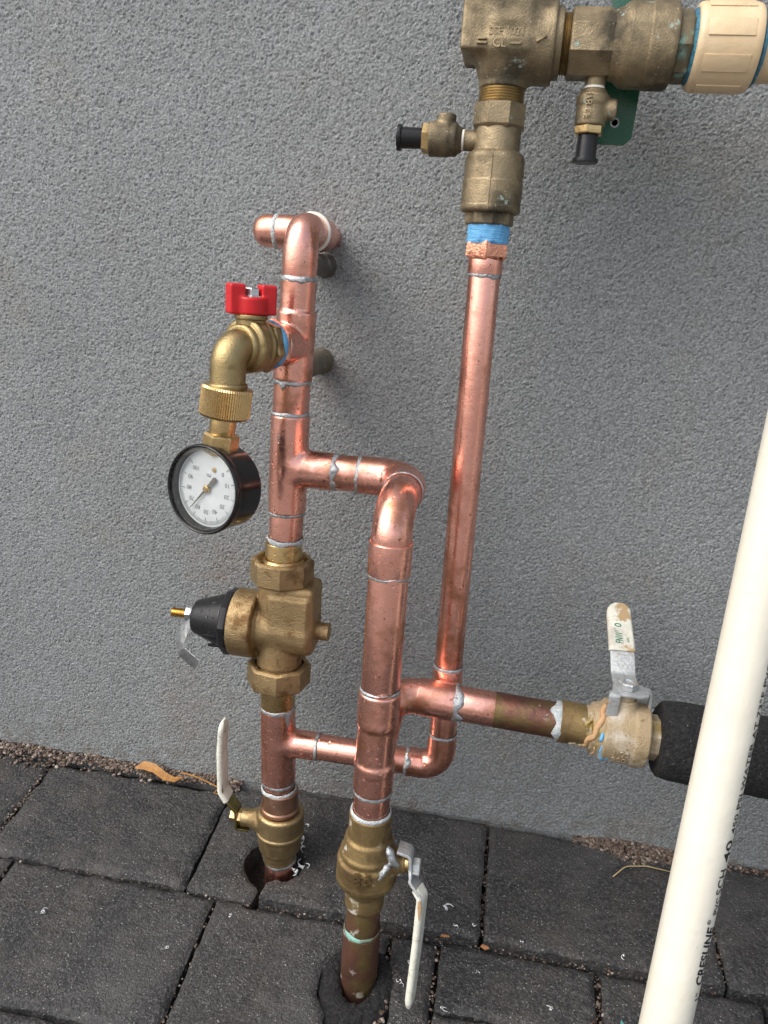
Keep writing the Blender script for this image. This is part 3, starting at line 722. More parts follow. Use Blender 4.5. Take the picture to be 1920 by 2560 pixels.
# lower end of the middle riser, old brown copper going into the ground
cpart('pipe', cyl((MX, MY, 50), (MX, MY, 18), 13.9, bev=.3), 'brown', 'brown weathered copper under the middle valve')
cpart('coupling', lathe(rnd([(0, 14), (0, 15.3), (62, 15.3), (64, 14.6), (64, 13.8)], .8), (MX, MY, -42), (0, 0, 1)), 'brown', 'brown coupling going into the ground')
part('solder_ring', solder((MX, MY, 22.3), (0, 0, 1), 14.6, 2.6, .7, 90, amp=.8), MT['bronze_green'], pw, 'turquoise corroded joint ring', smooth=180)
# stamped marks in the copper
part('stamped_mark', text_wrap(text_geo('B', 4.2, .22), Lp(404)+npv((0, 0, 0)), (0, 0, 1), (-.38, -1, 0), 15.42, False), MT['brown'], pw)

# wall penetrations behind the left riser
solid('pipe_stub', join(cyl((-166.5, -70, 538), (-166.5, 3, 538), 8.8), lathe([(0, 8.8), (6, 9), (10, 9.6), (12.5, 10.6), (14, 12.5)], (-166.5, -13, 538), (0, 1, 0), 40, rough=.35)), MT['stub'], 'dark grey painted pipe stub entering the wall behind the top elbow', 'pipe stub', (-166, 0, 538), smooth=60)
solid('pipe_stub', join(cyl((-166.5, -72, 457), (-166.5, 3, 457), 10.4), lathe([(0, 10.4), (6, 10.6), (10, 11.2), (12.5, 12), (14, 14)], (-166.5, -13, 457), (0, 1, 0), 40, rough=.35)), MT['stub2'], 'brown tarnished pipe stub entering the wall behind the drain valve', 'pipe stub', (-166, 0, 457), smooth=60)

# ------------------------------------------------------------------ pressure regulator
pr = thing('pressure_regulator', 'cast brass pressure regulator with black bell cap on the left copper riser', 'regulator', Lp(203))
def P(name, geo, m, label=None, drops=0, smooth=38, parent=pr):
    o = part(name, geo, MT[m], parent, label, smooth)
    if drops: DROP.append((pr, geo, drops))
    return o
PX = -168.8
body = s_union(2.4, s_cyl((PX, -95, 284), (PX, -95, 200), 19.4, 1),
               s_box((PX+14.5, -95, 253), (17.5, 17.5, 29.5), 5),
               s_box((PX+11.5, -103, 256.5), (17, 12.4, 17.5), 3),
               s_cyl((PX+31, -95, 238), (-190, -95, 239), 21.0, 6),
               s_cyl((-188, -95, 238.7), (-209, -95, 238.7), 29.2, 2.2))
P('body', sdf_mesh(body, (-213, -127, 193), (-131, -63, 287), 1.), 'cast', drops=150, smooth=180)
P('plug', cyl((-139, -95, 240), (-125.8, -95, 240), 7.6, bev=.9), 'cast')
def octnut(z0, z1, r, tail_in):
    return join(lathe(rnd([(z0+2.5, tail_in), (z0, tail_in+1), (z0, r-2.2), (z0+1.8, r), (z1-1.8, r), (z1, r-2.2), (z1, tail_in+3.6), (z1-4.5, tail_in+3.2), (z1-5, tail_in)], .4), (PX, -95, 0), (0, 0, 1), 8, R(12), cap=False))
P('union_nut', octnut(281, 302, 26.6, 18.3), 'cast', drops=24, smooth=30)
P('union_nut', octnut(185, 206, 27.6, 18.6), 'cast', drops=30, smooth=30)
P('tailpiece', lathe(rnd([(282, 14), (282, 18.2), (298.5, 18.2), (300.5, 17), (301.5, 15.6), (316.5, 15.4), (316.5, 13.5)], .8), (PX+.8, -95, 0), (0, 0, 1)), 'brass', drops=18)
P('tailpiece', lathe(rnd([(163, 13.5), (163, 15.3), (186, 15.5), (188, 18), (196, 18), (196, 14)], .8), (PX, -95, 0), (0, 0, 1)), 'brass', drops=10)
cap = P('bell_cap', lathe(rnd([(0, 20), (0, 24.2), (2, 24), (27, 15.2), (29.5, 14), (31, 11), (31.2, 3)], 1.2), (-215.5, -95, 238.2), (-1, 0, 0)), 'black', drops=60)
P('bolt_flange', lathe(rnd([(0, 24), (0, 28), (1.4, 29), (6.2, 29), (7.4, 28), (7.4, 23)], .4), (-208.6, -95, 238.3), (-1, 0, 0), 10, R(10)), 'black', smooth=25, parent=cap)
for i in range(3):
    a = R(i*50-115); P('rib', rbox((-224, -95-23.3*math.cos(a)*.98, 238.3+23.3*math.sin(a)*.98), (6, 1.2, 1.2), bev=.4), 'black', parent=cap)
sc_ = P('adjusting_screw', lathe([(0, 3.2)]+[(i*.5, 4.2 if i % 2 else 3.4) for i in range(1, 38)]+[(19.2, 3)], (-248, -95, 239), (-1, 0, 0), 24), 'brass', smooth=60)
P('lock_nut', lathe(rnd([(0, 4.6), (0, 5.8), (.6, 6.3), (5, 6.3), (5.6, 5.8), (5.6, 4)], .3), (-248.5, -95, 239), (-1, 0, 0), 6, R(20)), 'zinc', smooth=25, parent=sc_)
tp = densify(fillet([(-247.4, -98, 248), (-249.5, -100, 236), (-257, -103, 215), (-254, -106, 208), (-238, -110, 199.5)], 5, 6), 1.5)
twd = [unit(npv((1, -.75, .25))*(1-t)+npv((.55, -.35, 1.0))*t) for t in np.clip((np.arange(len(tp))/len(tp)-.45)/.25, 0, 1)]
P('tag', ribbon(tp, twd, [6.5+7*min(1, i/16) for i in range(len(tp))], .5), 'tag', 'bent metal tag hanging from the screw')
P('cast_mark', text_wrap(text_geo('L', 6.5, .8), (PX, -95, 212), (0, 0, 1), (.15, -1, 0), 19.6, False), 'cast')

# ------------------------------------------------------------------ drain valve with the red handle
hb = thing('drain_valve', 'brass drain valve with red butterfly handle on the upper left tee', 'valve', Bp(24))
def B(name, geo, m, label=None, smooth=38, parent=hb): return part(name, geo, MT[m], parent, label, smooth)
def blat(prof, n=56, rot=0., rr=.6): return lathe(rnd(prof, rr), Bp(0), bd, n, rot)
B('washer', blat([(24, 12), (24, 15.6), (25.8, 15.6), (25.8, 12)]), 'white_ring')
B('adapter', ragged(Bp(26), bd, 6, 19.3, 5.6, 9, .5), 'copper_cut', 'ragged copper hex adapter', 30)
B('thread_tape', blat([(31, 12), (31, 17.6), (34.5, 18.0), (36.5, 17), (36.5, 12)]), 'blue_tape')
B('hex', blat([(35.5, 14), (35.5, 18.2), (36.6, 19.8), (42.5, 19.8), (43.6, 18.4), (43.6, 14)], 6, R(14), .3), 'bib', smooth=25)
B('body', blat([(42, 12), (42, 16.8), (45, 17.3), (47.2, 19.0), (48.6, 19.3), (50.4, 18.6), (55.2, 19.4), (59.5, 19.4), (61, 18.0), (61.2, 15.6), (64.5, 15.2), (66, 13.8), (66, 8)], rr=.7), 'bib')
sp_ = fillet([Bp(62), Bp(76), Bp(77, -25.5)], 13, 14)
spo = B('spout', join(sweep(sp_, 12.4, 48), lathe(rnd([(0, 10), (0, 13.6), (3.4, 13.9), (4.6, 12.6), (4.6, 10)], .8), Bp(77, -29), (0, 0, 1))), 'bib', smooth=60)
bx = Bp(53)
bon = B('bonnet', lathe(rnd([(0, 10), (12, 10.6), (18, 10.2), (18.5, 11.8), (21.5, 11.8), (21.5, 8)], .5), bx, (0, 0, 1)), 'bib')
hv = []
wd_ = unit((.80, .60, 0)); wn_ = npv((-wd_[1], wd_[0], 0))
hz0 = bx+npv((0, 0, 21.5))
hd = s_union(2.0, s_cyl(hz0, hz0+npv((0, 0, 12)), 11.6, 1.6),
             s_box(hz0-wd_*11.4+npv((0, 0, 10.3)), (5.6, 6.4, 10.3), 1.6, math.atan2(wd_[1], wd_[0])),
             s_box(hz0+wd_*11.4+npv((0, 0, 10.3)), (5.6, 6.4, 10.3), 1.6, math.atan2(wd_[1], wd_[0])))
lo = hz0-24; hi = hz0+24; lo[2] = hz0[2]-3; hi[2] = hz0[2]+23
han = B('handle', sdf_mesh(hd, lo, hi, .8), 'red', smooth=180)
B('screw', lathe(rnd([(0, 7), (0, 7.2), (1, 7.2), (1, 5.6), (5.6, 5.6), (6.4, 4.6), (6.4, 2)], .4), hz0+npv((0, 0, 12)), (0, 0, 1), 6, R(20)), 'zinc', smooth=25, parent=han)
B('cast_mark', text_flat(join(text_geo('C', 4., .3, align='CENTER')), bx+npv((17.2, -1.4, -5)), (.35, .94, 0), (0, 0, 1)), 'bib')

# ------------------------------------------------------------------ pressure gauge
GX, GY = Bp(77)[0], Bp(77)[1]
HA = npv((-.115, 0, -1))          # the hanging gauge leans a little
def hang(z): return npv((GX, GY, 0))+npv((-(450-z)*.115*1.0, 0, z))
ga = thing('pressure_gauge', 'round black pressure gauge with white dial hanging upside down under the drain valve', 'gauge', (GX, GY, 450))
def G(name, geo, m, label=None, smooth=38, parent=ga): return part(name, geo, MT[m], parent, label, smooth)
def knurl(z0, z1, r, n=64):
    th = np.arange(n*2); V = []; F = []; pr_ = [(z1, 12, 0), (z1, r-1, 0), (z1-1.5, r, .45), (z0+1.8, r, .45), (z0, r-1.2, 0), (z0, 9, 0)]
    m = n*2
    for z, rr, k in pr_:
        for j in range(m): q = rr+(k if j % 2 else -k)*.8; h_ = hang(z); V.append((h_[0]+q*math.cos(j*2*math.pi/m), h_[1]+q*math.sin(j*2*math.pi/m), z-.115*q*math.cos(j*2*math.pi/m)))
    for i in range(len(pr_)-1):
        for j in range(m): F.append((i*m+j, (i+1)*m+j, (i+1)*m+(j+1) % m, i*m+(j+1) % m))
    return np.array(V), F
G('hose_nut', knurl(429.5, 451, 17.3), 'brass', smooth=20)
G('stem', lathe(rnd([(0, 7), (0, 9.3), (17, 9.1), (17, 7)], .4), hang(431), HA), 'brass')
G('hex_fitting', lathe(rnd([(0, 7), (0, 11), (1.6, 12.6), (13, 12.6), (15, 11.2), (15, 8)], .3), hang(417.5), HA, 6, R(8)), 'brass', smooth=25)
gn = unit((-.33, -.94, .07)); gc = hang(377.5)+npv((.5, 0, 0)); RG = 30.6
gu = unit(npv((0, 0, 1))-gn*gn[2]); gr_ = np.cross(gu, gn)      # up and right on the face as the viewer sees it
def glat(prof, n=72, rr=.6, cap=True): return lathe([(t*1.06, r*1.06) for t, r in rnd(prof, rr)], gc, gn, n, cap=cap)
case = G('case', glat([(-14, 20), (-14, 27), (-12.5, 29), (12, 29.2), (13, 29.2), (13, 27), (-1, 27), (-1, 5)], rr=.8), 'gauge_black')
G('bezel', glat([(9.5, 28.6), (9.8, 30.2), (12, 30.7), (14.4, 30.4), (15.4, 29.6), (15.2, 28.8), (14, 28.4), (9.5, 28.4)], rr=.9, cap=False), 'gauge_black')
G('bezel_ring', glat([(8, 28.2), (13.5, 28.2), (13.5, 27.4), (8.6, 26.2), (8, 26.2)], rr=.3, cap=False), 'gauge_black')
dial = G('dial', glat([(7.2, 2), (8.2, 2), (8.2, 27.2), (7.2, 27.2), (7.2, 2)], rr=.1), 'dial')
DO = gc+gn*8.85
du, dr = -gu, -gr_                                              # the gauge hangs upside down: its own up points at the ground
tl = R(2); du, dr = du*math.cos(tl)+dr*math.sin(tl), dr*math.cos(tl)-du*math.sin(tl)
def dpos(v, r):
    a = R(225-270*v/100); r = r*1.06; return DO+dr*r*math.cos(a)+du*r*math.sin(a)
marks = []
for i in range(101):
    big = i % 10 == 0; mid = i % 5 == 0; a, b = dpos(i, 24.6), dpos(i, 20.4 if big else 21.8 if mid else 22.4); u_ = unit(b-a); s_ = np.cross(u_, gn)*(.24 if big else .15)
    marks.append((np.array([a-s_, a+s_, b+s_, b-s_]), [(0, 1, 2, 3)]))
for i in range(60):
    a0, a1 = 100*i/60, 100*(i+1)/60; marks.append((np.array([dpos(a0, 24.6), dpos(a1, 24.6), dpos(a1, 24.8), dpos(a0, 24.8)]), [(0, 1, 2, 3)]))
G('scale_marks', join(*marks), 'ink_grey', smooth=0, parent=dial)
nums = []
for v in range(0, 101, 10):
    g_ = text_geo(str(v), 3.2, align='CENTER'); nums.append(text_flat((g_[0]-npv((0, 1.75, 0)), g_[1]), dpos(v, 16.6), dr, du))
g_ = text_geo('PSI', 2.3, align='CENTER'); nums.append(text_flat(g_, DO-du*10.8, dr, du))
G('dial_lettering', join(*nums), 'ink_grey', smooth=0, parent=dial)
G('screw', lathe([(0, 1.7), (.6, 1.6), (.7, .2)], DO-du*14.5-dr*4.6, gn, 20), 'brass', parent=dial)
na = R(225-270*64.5/100); nd = dr*math.cos(na)+du*math.sin(na); ns = np.cross(gn, nd)
ned = [(-11, 1.7), (-12.2, 0), (-11, -1.7), (-4, -1.1), (2, -.9), (21.5, -.15), (21.5, .15), (2, .9), (-4, 1.1)]
G('needle', prism(ned, DO+gn*1.4, nd, ns, .5, 0), 'needle', smooth=0)
G('needle_hub', lathe(rnd([(.4, 2.7), (2.4, 2.7), (3, 2.2), (3, .2)], .3), DO, gn, 28), 'brass')
G('lens', glat([(13.0, .5), (13.0, 28.3), (13.8, 28.3), (14.2, 20), (14.3, .5)], rr=.05), 'glass', smooth=60)
solid('water_drop', lathe([(0, .4), (1.2, 2.0), (3, 2.7), (4.8, 2.2), (6.2, .9), (6.6, .1)], gc+gn*12-gr_*21.8-gu*23.6-npv((0, 0, 4.6)), (0, 0, 1), 24), MT['water'], 'clear water drop hanging from the rim of the pressure gauge', 'water drop', tuple(gc))

# ------------------------------------------------------------------ ball valves
# left valve under the left riser, white handle pointing up
bl_ = thing('ball_valve', 'brass ball valve by the hole in the paving with its white handle pointing up', 'ball valve', Lp(-10), 'brass ball valves with white handles')
def A(name, geo, m, label=None, drops=0, smooth=38, parent=bl_):
    o = part(name, geo, MT[m], parent, label, smooth)
    if drops: DROP.append((bl_, geo, drops))
    return o
VX = Lx(25)
A('collar', lathe(rnd([(56, 12), (56, 17.6), (59, 17.8), (60.5, 16.6), (77, 16.4), (78, 15.6), (78, 12)], .7), (VX-.9, -95, 0), (0, 0, 1)), 'collar', 'coppery collar of the valve', 14)
bodyA = s_union(1.5, s_cyl((VX, -95, 55), (VX, -95, 34), 21.6, 3), s_cyl((VX, -95, 35), (VX, -95, 31.8), 22.3, .6), s_cone((VX, -95, 33), (VX, -95, 13), 21.6, 19.0, 2.2), s_cone((VX, -95, 15), (VX, -95, 6), 17.6, 15.5, 1), s_cyl((VX, -95, 12), (VX, -95, 1), 15.3, .6),
                s_cyl((VX, -95, 40), (VX-37, -95, 40), 8.2, .8), s_cone((VX-17, -95, 40), (VX-28, -95, 40), 13, 8.5, 1))
A('body', sdf_mesh(bodyA, (VX-42, -120, -1), (VX+25, -70, 59)), 'cast_pale', drops=60, smooth=180)
A('packing_nut', lathe(rnd([(0, 6), (0, 7), (4, 7), (4, 4)], .3), (VX-36.5, -95, 40), (-1, 0, .08), 6), 'brass', smooth=25)
hA = A('handle', ribbon(densify(fillet([(VX-41, -95, 30), (VX-41.5, -95, 48), (VX-53.5, -97, 64), (VX-55, -97.5, 84)], 5, 6), 2.5), (0, 1, 0), 15, 2.2, .5), 'olive')
pa = densify(fillet([(VX-50.5, -96.6, 60), (VX-55.4, -97.4, 69), (VX-56.5, -98, 110), (VX-54.5, -99, 143)], 7, 6), 2.5); k_ = len(pa)
A('sleeve', ribbon(pa, (0.05, 1, 0), [17-1.5*i/k_ if i < k_-4 else (15, 13.5, 10.5, 5)[i-k_+4] for i in range(k_)], [5.6 if i < k_-3 else (5, 4, 2)[i-k_+3] for i in range(k_)], None, 6), 'vinyl', parent=hA, drops=10)
A('nut', lathe(rnd([(0, 4), (0, 5.6), (.6, 6.1), (5.2, 6.1), (6, 5.4), (6, 2)], .3), (VX-42.3, -95, 40), (-1, 0, .05), 6, R(10)), 'brass', smooth=25)
A('stop_tab', rbox((VX-36, -95, 28.5), (6.5, 5, 1.1), bev=.4), 'olive', parent=hA)

# middle valve, handle pointing down
bm_ = thing('ball_valve', 'weathered brass ball valve on the middle riser with its white handle hanging down', 'ball valve', (MX, MY, 40), 'brass ball valves with white handles')
def A2(name, geo, m, label=None, smooth=38, parent=bm_): return part(name, geo, MT[m], parent, label, smooth)
part('solder_ring', solder((MX, MY, 135), (0, 0, 1), 14.9, 2.8, 1.2, 61, amp=.6), MT['solder_white'], bm_, smooth=180)
bodyB = s_union(2.2, s_cyl((MX, MY, 134), (MX, MY, 108), 16.6, 1), s_cone((MX, MY, 113), (MX, MY, 97), 18.5, 21.5, 1.5), s_cyl((MX, MY, 100), (MX, MY, 88), 21.6, 1), s_cyl((MX, MY, 94), (MX, MY, 72), 24, 2), s_cone((MX, MY, 77), (MX, MY, 63), 24, 17.5, 1.5),
                s_cyl((MX, MY, 67), (MX, MY, 47), 15.8, 1), s_cyl((MX, MY, 90), (MX+31, MY, 93), 8.0, .8), s_cone((MX+15, MY, 91), (MX+27, MY, 92.5), 14, 9, 1))
A2('body', sdf_mesh(bodyB, (MX-27, MY-27, 39), (MX+35, MY+27, 137)), 'valve_old', smooth=180)
A2('stem_ring', cyl((MX+29, MY, 92.8), (MX+30.4, MY, 93), 7.1, bev=.2), 'black')
A2('packing_nut', cyl((MX+30.4, MY, 93), (MX+33.6, MY, 93.3), 7.6, bev=.5), 'brass')
pb = densify(fillet([(MX+24, MY-2, 107.5), (MX+34.5, MY-2.5, 105.5), (MX+35.5, MY-4, 93), (MX+37, MY-8, 86), (MX+46, MY-12, 77.5), (MX+46.5, MY-14, 66)], 3.5, 6), 2.)
hB = A2('handle', ribbon(pb, (0, 1, -.12), 16.5, 2.4, .5), 'zinc_dull')
pc = densify(fillet([(MX+42.2, MY-11, 81.2), (MX+46.6, MY-13.5, 76), (MX+46.6, MY-18, 40), (MX+45.6, MY-28, -19)], 5, 6), 2.5); k_ = len(pc)
A2('sleeve', ribbon(pc, (0.25, 1, -.15), [15-2.2*i/k_ if i < k_-4 else (12.5, 11, 8.5, 4)[i-k_+4] for i in range(k_)], [5.8 if i < k_-3 else (5, 4, 2)[i-k_+3] for i in range(k_)], None, 6), 'vinyl', parent=hB)
A2('rust_spot', ribbon(densify([(MX+45.2, MY-21.6, 78), (MX+46, MY-22.6, 70), (MX+46.3, MY-23.4, 62)], 2), (1, .2, 0), [1.6, 2.6, 2.8, 3, 2.6, 2, 1.8, 1.2, .8][:len(densify([(MX+45.2, MY-21.6, 78), (MX+46, MY-22.6, 70), (MX+46.3, MY-23.4, 62)], 2))], .5), 'rust', parent=hB)
A2('nut', lathe(rnd([(0, 4), (0, 6.6), (.6, 7.1), (5.6, 7.1), (6.2, 6.2), (6.2, 2)], .3), (MX+36.4, MY-4, 93.5), (1, 0, .03), 6, R(10)), 'zinc_dull', smooth=25)
# blobs of spilt solder on the shoulder
A2('spilt_solder', sdf_mesh(s_union(2.5, *[s_sph((MX+x, MY+y, z), r) for x, y, z, r in ((18, -9, 107, 3.6), (20, -10, 103, 3.4), (22, -9.5, 99, 3.2), (17, -14.5, 97, 3.0), (14.5, -17, 93.5, 2.8), (12.5, -18.6, 90, 2.2), (24, -8, 96, 2.8), (25.6, -6.4, 91.5, 2.4), (26.2, -6.6, 87, 2.), (15, -8, 110, 2.6))]), (MX+8, MY-24, 82), (MX+32, MY+1, 114), .8), 'solder', smooth=180)
em = [text_wrap(text_geo('600', 5.6, 1.0, fitw=12), (MX, MY, 96.5), (0, 0, -1), (-.03, -1, 0), 24.2, True)]
em.append(text_wrap((lambda g: (g[0]-npv((0, 8.3, 0)), g[1]))(text_geo('WOG', 5.6, 1.0, fitw=13)), (MX, MY, 97), (0, 0, -1), (-.03, -1, 0), 24.2, True))
A2('cast_lettering', join(*em), 'valve_old', smooth=0)

# right valve on the horizontal pipe, handle up
HX = 118.; HZ = Hz(118)
bh = thing('ball_valve', 'chalky corroded ball valve on the horizontal pipe with stained handle pointing up', 'ball valve', (HX, -117, HZ), 'brass ball valves with white handles')
def A3(name, geo, m, label=None, smooth=38, parent=bh): return part(name, geo, MT[m], parent, label, smooth)
def hx(x): return (x, -117, Hz(x))
bodyC = s_union(1.6, s_cyl(hx(71), hx(98), 16.1, .8), s_cone(hx(94), hx(106), 19, 22.5, 1.2), s_cyl(hx(103), hx(128), 24.3, 2), s_cyl(hx(126), hx(137.5), 25.2, 1.6),
                s_cyl((HX, -117, HZ+10), (HX, -117, HZ+30), 9.3, 1), s_cone((HX, -117, HZ+20), (HX, -117, HZ+27), 13, 9.6, 1))
A3('body', sdf_mesh(bodyC, (68, -145, HZ-29), (141, -89, HZ+33)), 'valve_chalky', smooth=180)
A3('collar', cyl(hx(70.5), hx(90), 16.5, bev=.5), 'valve_old', 'yellow brass collar of the chalky valve')
part('solder_ring', solder(hx(70), (1, 0, 0), 15.0, 4.2, .9, 63, ((10, 3, 5), (-60, 5, 6)), amp=.9), MT['solder_white'], bh, smooth=180)
A3('end_nut', lathe(rnd([(0, 12), (0, 16.8), (1, 17.6), (10, 17.6), (11, 16.6), (11, 12)], .4), hx(137.5), (1, 0, -.03), 8, R(15)), 'valve_chalky', smooth=25)
A3('packing_nut', cyl((HX, -117, HZ+30), (HX, -117, HZ+34.5), 7.6, bev=.4), 'valve_chalky')
zp = HZ+36
pl = [(-12.5, -9), (-9, -11.5), (9, -11.5), (15.5, -8), (17, 0), (13, 6), (9.8, 10), (9.8, 14), (-9.8, 14), (-9.8, 6)]
hC = A3('handle', join(prism(pl, (HX, -117, zp), (1, 0, 0), (0, 1, 0), 2.4, .5),
                       ribbon(densify(fillet([(HX, -106, zp+1.2), (HX-.3, -95, zp+2), (HX-1, -83, zp+13), (HX-2, -70, zp+22)], 8, 8), 2.), (1, 0, 0), 19.4, 2.4, .5),
                       ribbon(densify(fillet([(HX-10, -126, zp+1.6), (HX-10.6, -129.5, zp+1), (HX-11, -130, zp-16)], 2, 5), 2.), (1, .15, 0), 8.6, 2.3, .5),
                       ribbon(densify(fillet([(HX+14.2, -116, zp+1.6), (HX+18.6, -116, zp+.8), (HX+19, -116, zp-13)], 3, 5), 2.), (.1, 1, 0), 8, 2.3, .5)), 'zinc_dull')
pd = densify(fillet([(HX-1.2, -80, zp+15.4), (HX-2, -69, zp+23), (HX-3, -52, zp+33), (HX-3.5, -43, zp+43)], 10, 6), 2.); k_ = len(pd)
A3('sleeve', ribbon(pd, (1, 0, 0), [21.5-1.2*i/k_ if i < k_-4 else (20, 18.4, 15, 8)[i-k_+4] for i in range(k_)], [5.2 if i < k_-3 else (4.6, 3.6, 2)[i-k_+3] for i in range(k_)], None, 6), 'vinyl_rust', parent=hC)
# print on the sleeve
sa_, sb_ = npv((HX-2, -69, zp+23)), npv((HX-3, -52, zp+33)); su = unit(sb_-sa_); sn = unit(np.cross(su, (1, 0, 0))); sn = sn if sn[1] < 0 else -sn
lt = [text_flat(text_geo('FNW', 6.6, shear=.1, offset=.004, fitw=11), sa_-su*7.4+sn*2.75+npv((1.2, 0, 0)), su, (-1, 0, 0)),
      text_flat(text_geo('1"', 3.4), sa_+su*4.2+sn*2.75+npv((-2.0, 0, 0)), su, (-1, 0, 0)),
      text_flat(text_geo('0', 5.6, offset=.02), sa_+su*8.6+sn*2.75+npv((.6, 0, 0)), su, (-1, 0, 0)),
      text_flat(text_geo('600', 2.2), sa_-su*5.4+sn*2.75+npv((6., 0, 0)), su, (-1, 0, 0))]
A3('printed_lettering', join(*lt), 'ink_green', smooth=0, parent=hC)
nC = A3('nut', lathe(rnd([(0, 4), (0, 7), (.6, 7.6), (5, 7.6), (6, 6.6), (6, 4), (4.5, 3.6), (4.5, .5)], .3), (HX, -117, zp+2.4), (0, 0, 1), 6, R(20)), 'zinc_dull', smooth=25)
# old tape and dope round the neck
def neck(x, a, k=0.): r = float(np.interp(x, [71, 92, 95, 106, 128], [16.2, 16.6, 19.6, 23.6, 24.4]))+k; return npv((x, -117-r*math.cos(a), Hz(x)+r*math.sin(a)))
A3('orange_sealant', join(sweep([neck(np.interp(a, [-1.4, -.2, .6, 1.5], [86.5, 92.5, 99, 104])+.9*math.sin(9*a), a, -1.0) for a in np.linspace(-1.4, 1.5, 24)], [1.2+1.0*abs(math.sin(i*1.9))+.03*i for i in range(24)], 10),
                          sweep([neck(98+.6*math.sin(7*a), a, -.4) for a in np.linspace(-1.4, -.3, 10)], [.7, 1.3, .8, 1.1, 1.4, .8, 1.0, .6, .8, .4], 8)), 'rust', smooth=180)
A3('white_crust', join(*[sdf_mesh(s_union(1.5, *[s_sph(neck(x0_+dx, a0_+da, -1.2), r_) for dx, da, r_ in cl_]), (68, -145, HZ-28), (106, -90, HZ+28), 1.1) for x0_, a0_, cl_ in ((80, -.75, ((0, 0, 2.2), (3, .1, 2.), (5, -.06, 1.8), (7.5, .05, 2.1), (2, -.16, 1.9), (10, .12, 1.7))), (90, .55, ((0, 0, 2.2), (2, .15, 2.1), (-2, .22, 2.), (1, -.18, 1.7), (3.5, .3, 2.1), (4.5, .45, 1.8))))]), 'valve_chalky', smooth=180)
A3('blue_tape', join(sweep([neck(104+1.6*math.sin(5*a), a, -.7) for a in np.linspace(-1.15, -.05, 14)], [.8, 1.5, 2., 1.5, 2.2, 2.6, 2.4, 1.7, 1.3, 1.6, .9, .8, 1.1, .5], 10),
                     sweep([neck(100.5+1.4*math.sin(4*a), a, -.5) for a in np.linspace(.02, .38, 6)], [.5, 1.3, 1.7, 1.2, 1.5, .4], 8), sweep([neck(108+1.4*math.sin(9*a), a, -.6) for a in np.linspace(-.85, -.5, 6)], [.5, 1.3, 1.9, 1.6, 1.2, .4], 8)), 'blue_tape', smooth=180)
A3('cast_lettering', join(text_wrap(text_geo('600', 4.6, .9, fitw=11), hx(111), (1, 0, -.03), (0, -.92, -.40), 24.6, True), text_wrap((lambda g: (g[0]-npv((0, 7, 0)), g[1]))(text_geo('WOG', 4.6, .9, fitw=11.5)), hx(111), (1, 0, -.03), (0, -.92, -.40), 24.6, True)), 'valve_chalky', smooth=0)

# ------------------------------------------------------------------ bronze backflow body, its two shutoff valves and test cocks
X1, Y1, Z1 = -26., -95., 686.
bf = thing('backflow_preventer', 'weathered bronze backflow preventer elbow body with cast lettering at the top', 'backflow preventer', (X1, Y1, 655))
bod = s_union(4.5, s_cyl((X1, Y1, 657.5), (X1, Y1, 690), 15.9, .8), s_cone((X1, Y1, 664), (X1, Y1, 682), 16.2, 25, 1.5),
              s_box((-33, Y1, 691), (22, 24, 15.5), 2.2), s_cyl((-36, Y1, Z1), (5.5, Y1, Z1), 25, 1.6), s_cyl((X1+1, Y1, 690), (X1+2, Y1, 775), 26.5, 3))
def Q(name, geo, m, label=None, smooth=38, parent=bf): return part(name, geo, MT[m], parent, label, smooth)
Q('body', sdf_mesh(bod, (-58, -124, 654), (12, -66, 779), 1.1), 'bronze', smooth=180)
Q('end_ring', lathe(rnd([(5, 12), (5, 21.5), (9.8, 21.2), (10.2, 12)], .7), (0, Y1, Z1), (1, 0, 0)), 'bronze')
Q('threaded_nipple', lathe([(8.6, 12)]+[(9+i*.72, 18.8 if i % 2 else 17.4) for i in range(10)]+[(16.6, 12)], (0, Y1, Z1), (1, 0, 0)), 'thread', smooth=30)
Q('threaded_nipple', lathe([(645, 10)]+[(646+i*.85, 15.6 if i % 2 else 14.3) for i in range(15)]+[(659, 10)], (X1, Y1, 0), (0, 0, 1)), 'thread', smooth=30)
fy = Y1-24.7
let = [text_flat(text_geo('SSE 1021', 4.6, 1.5, offset=.02, fitw=22), (-37, fy, 683.5), (1, 0, 0), (0, 0, 1)), text_flat(text_geo('CL', 5.8, 1.5, offset=.02, fitw=9), (-34, fy, 676.6), (1, 0, 0), (0, 0, 1)),
       rbox((-41, fy-.2, 679), (3.2, 1.2, .7), bev=.2), rbox((-41, fy-.2, 681.4), (2.6, 1.2, .7), bev=.2), rbox((-19.5, fy-.2, 679), (3.6, 1.2, .7), bev=.2), rbox((-3.5, fy-.6, 682), (3.6, 1.2, .7), ((.85, 0, .5), (0, 1, 0), (-.5, 0, .85)), bev=.2)]
Q('cast_lettering', join(*let), 'bronze', smooth=0)

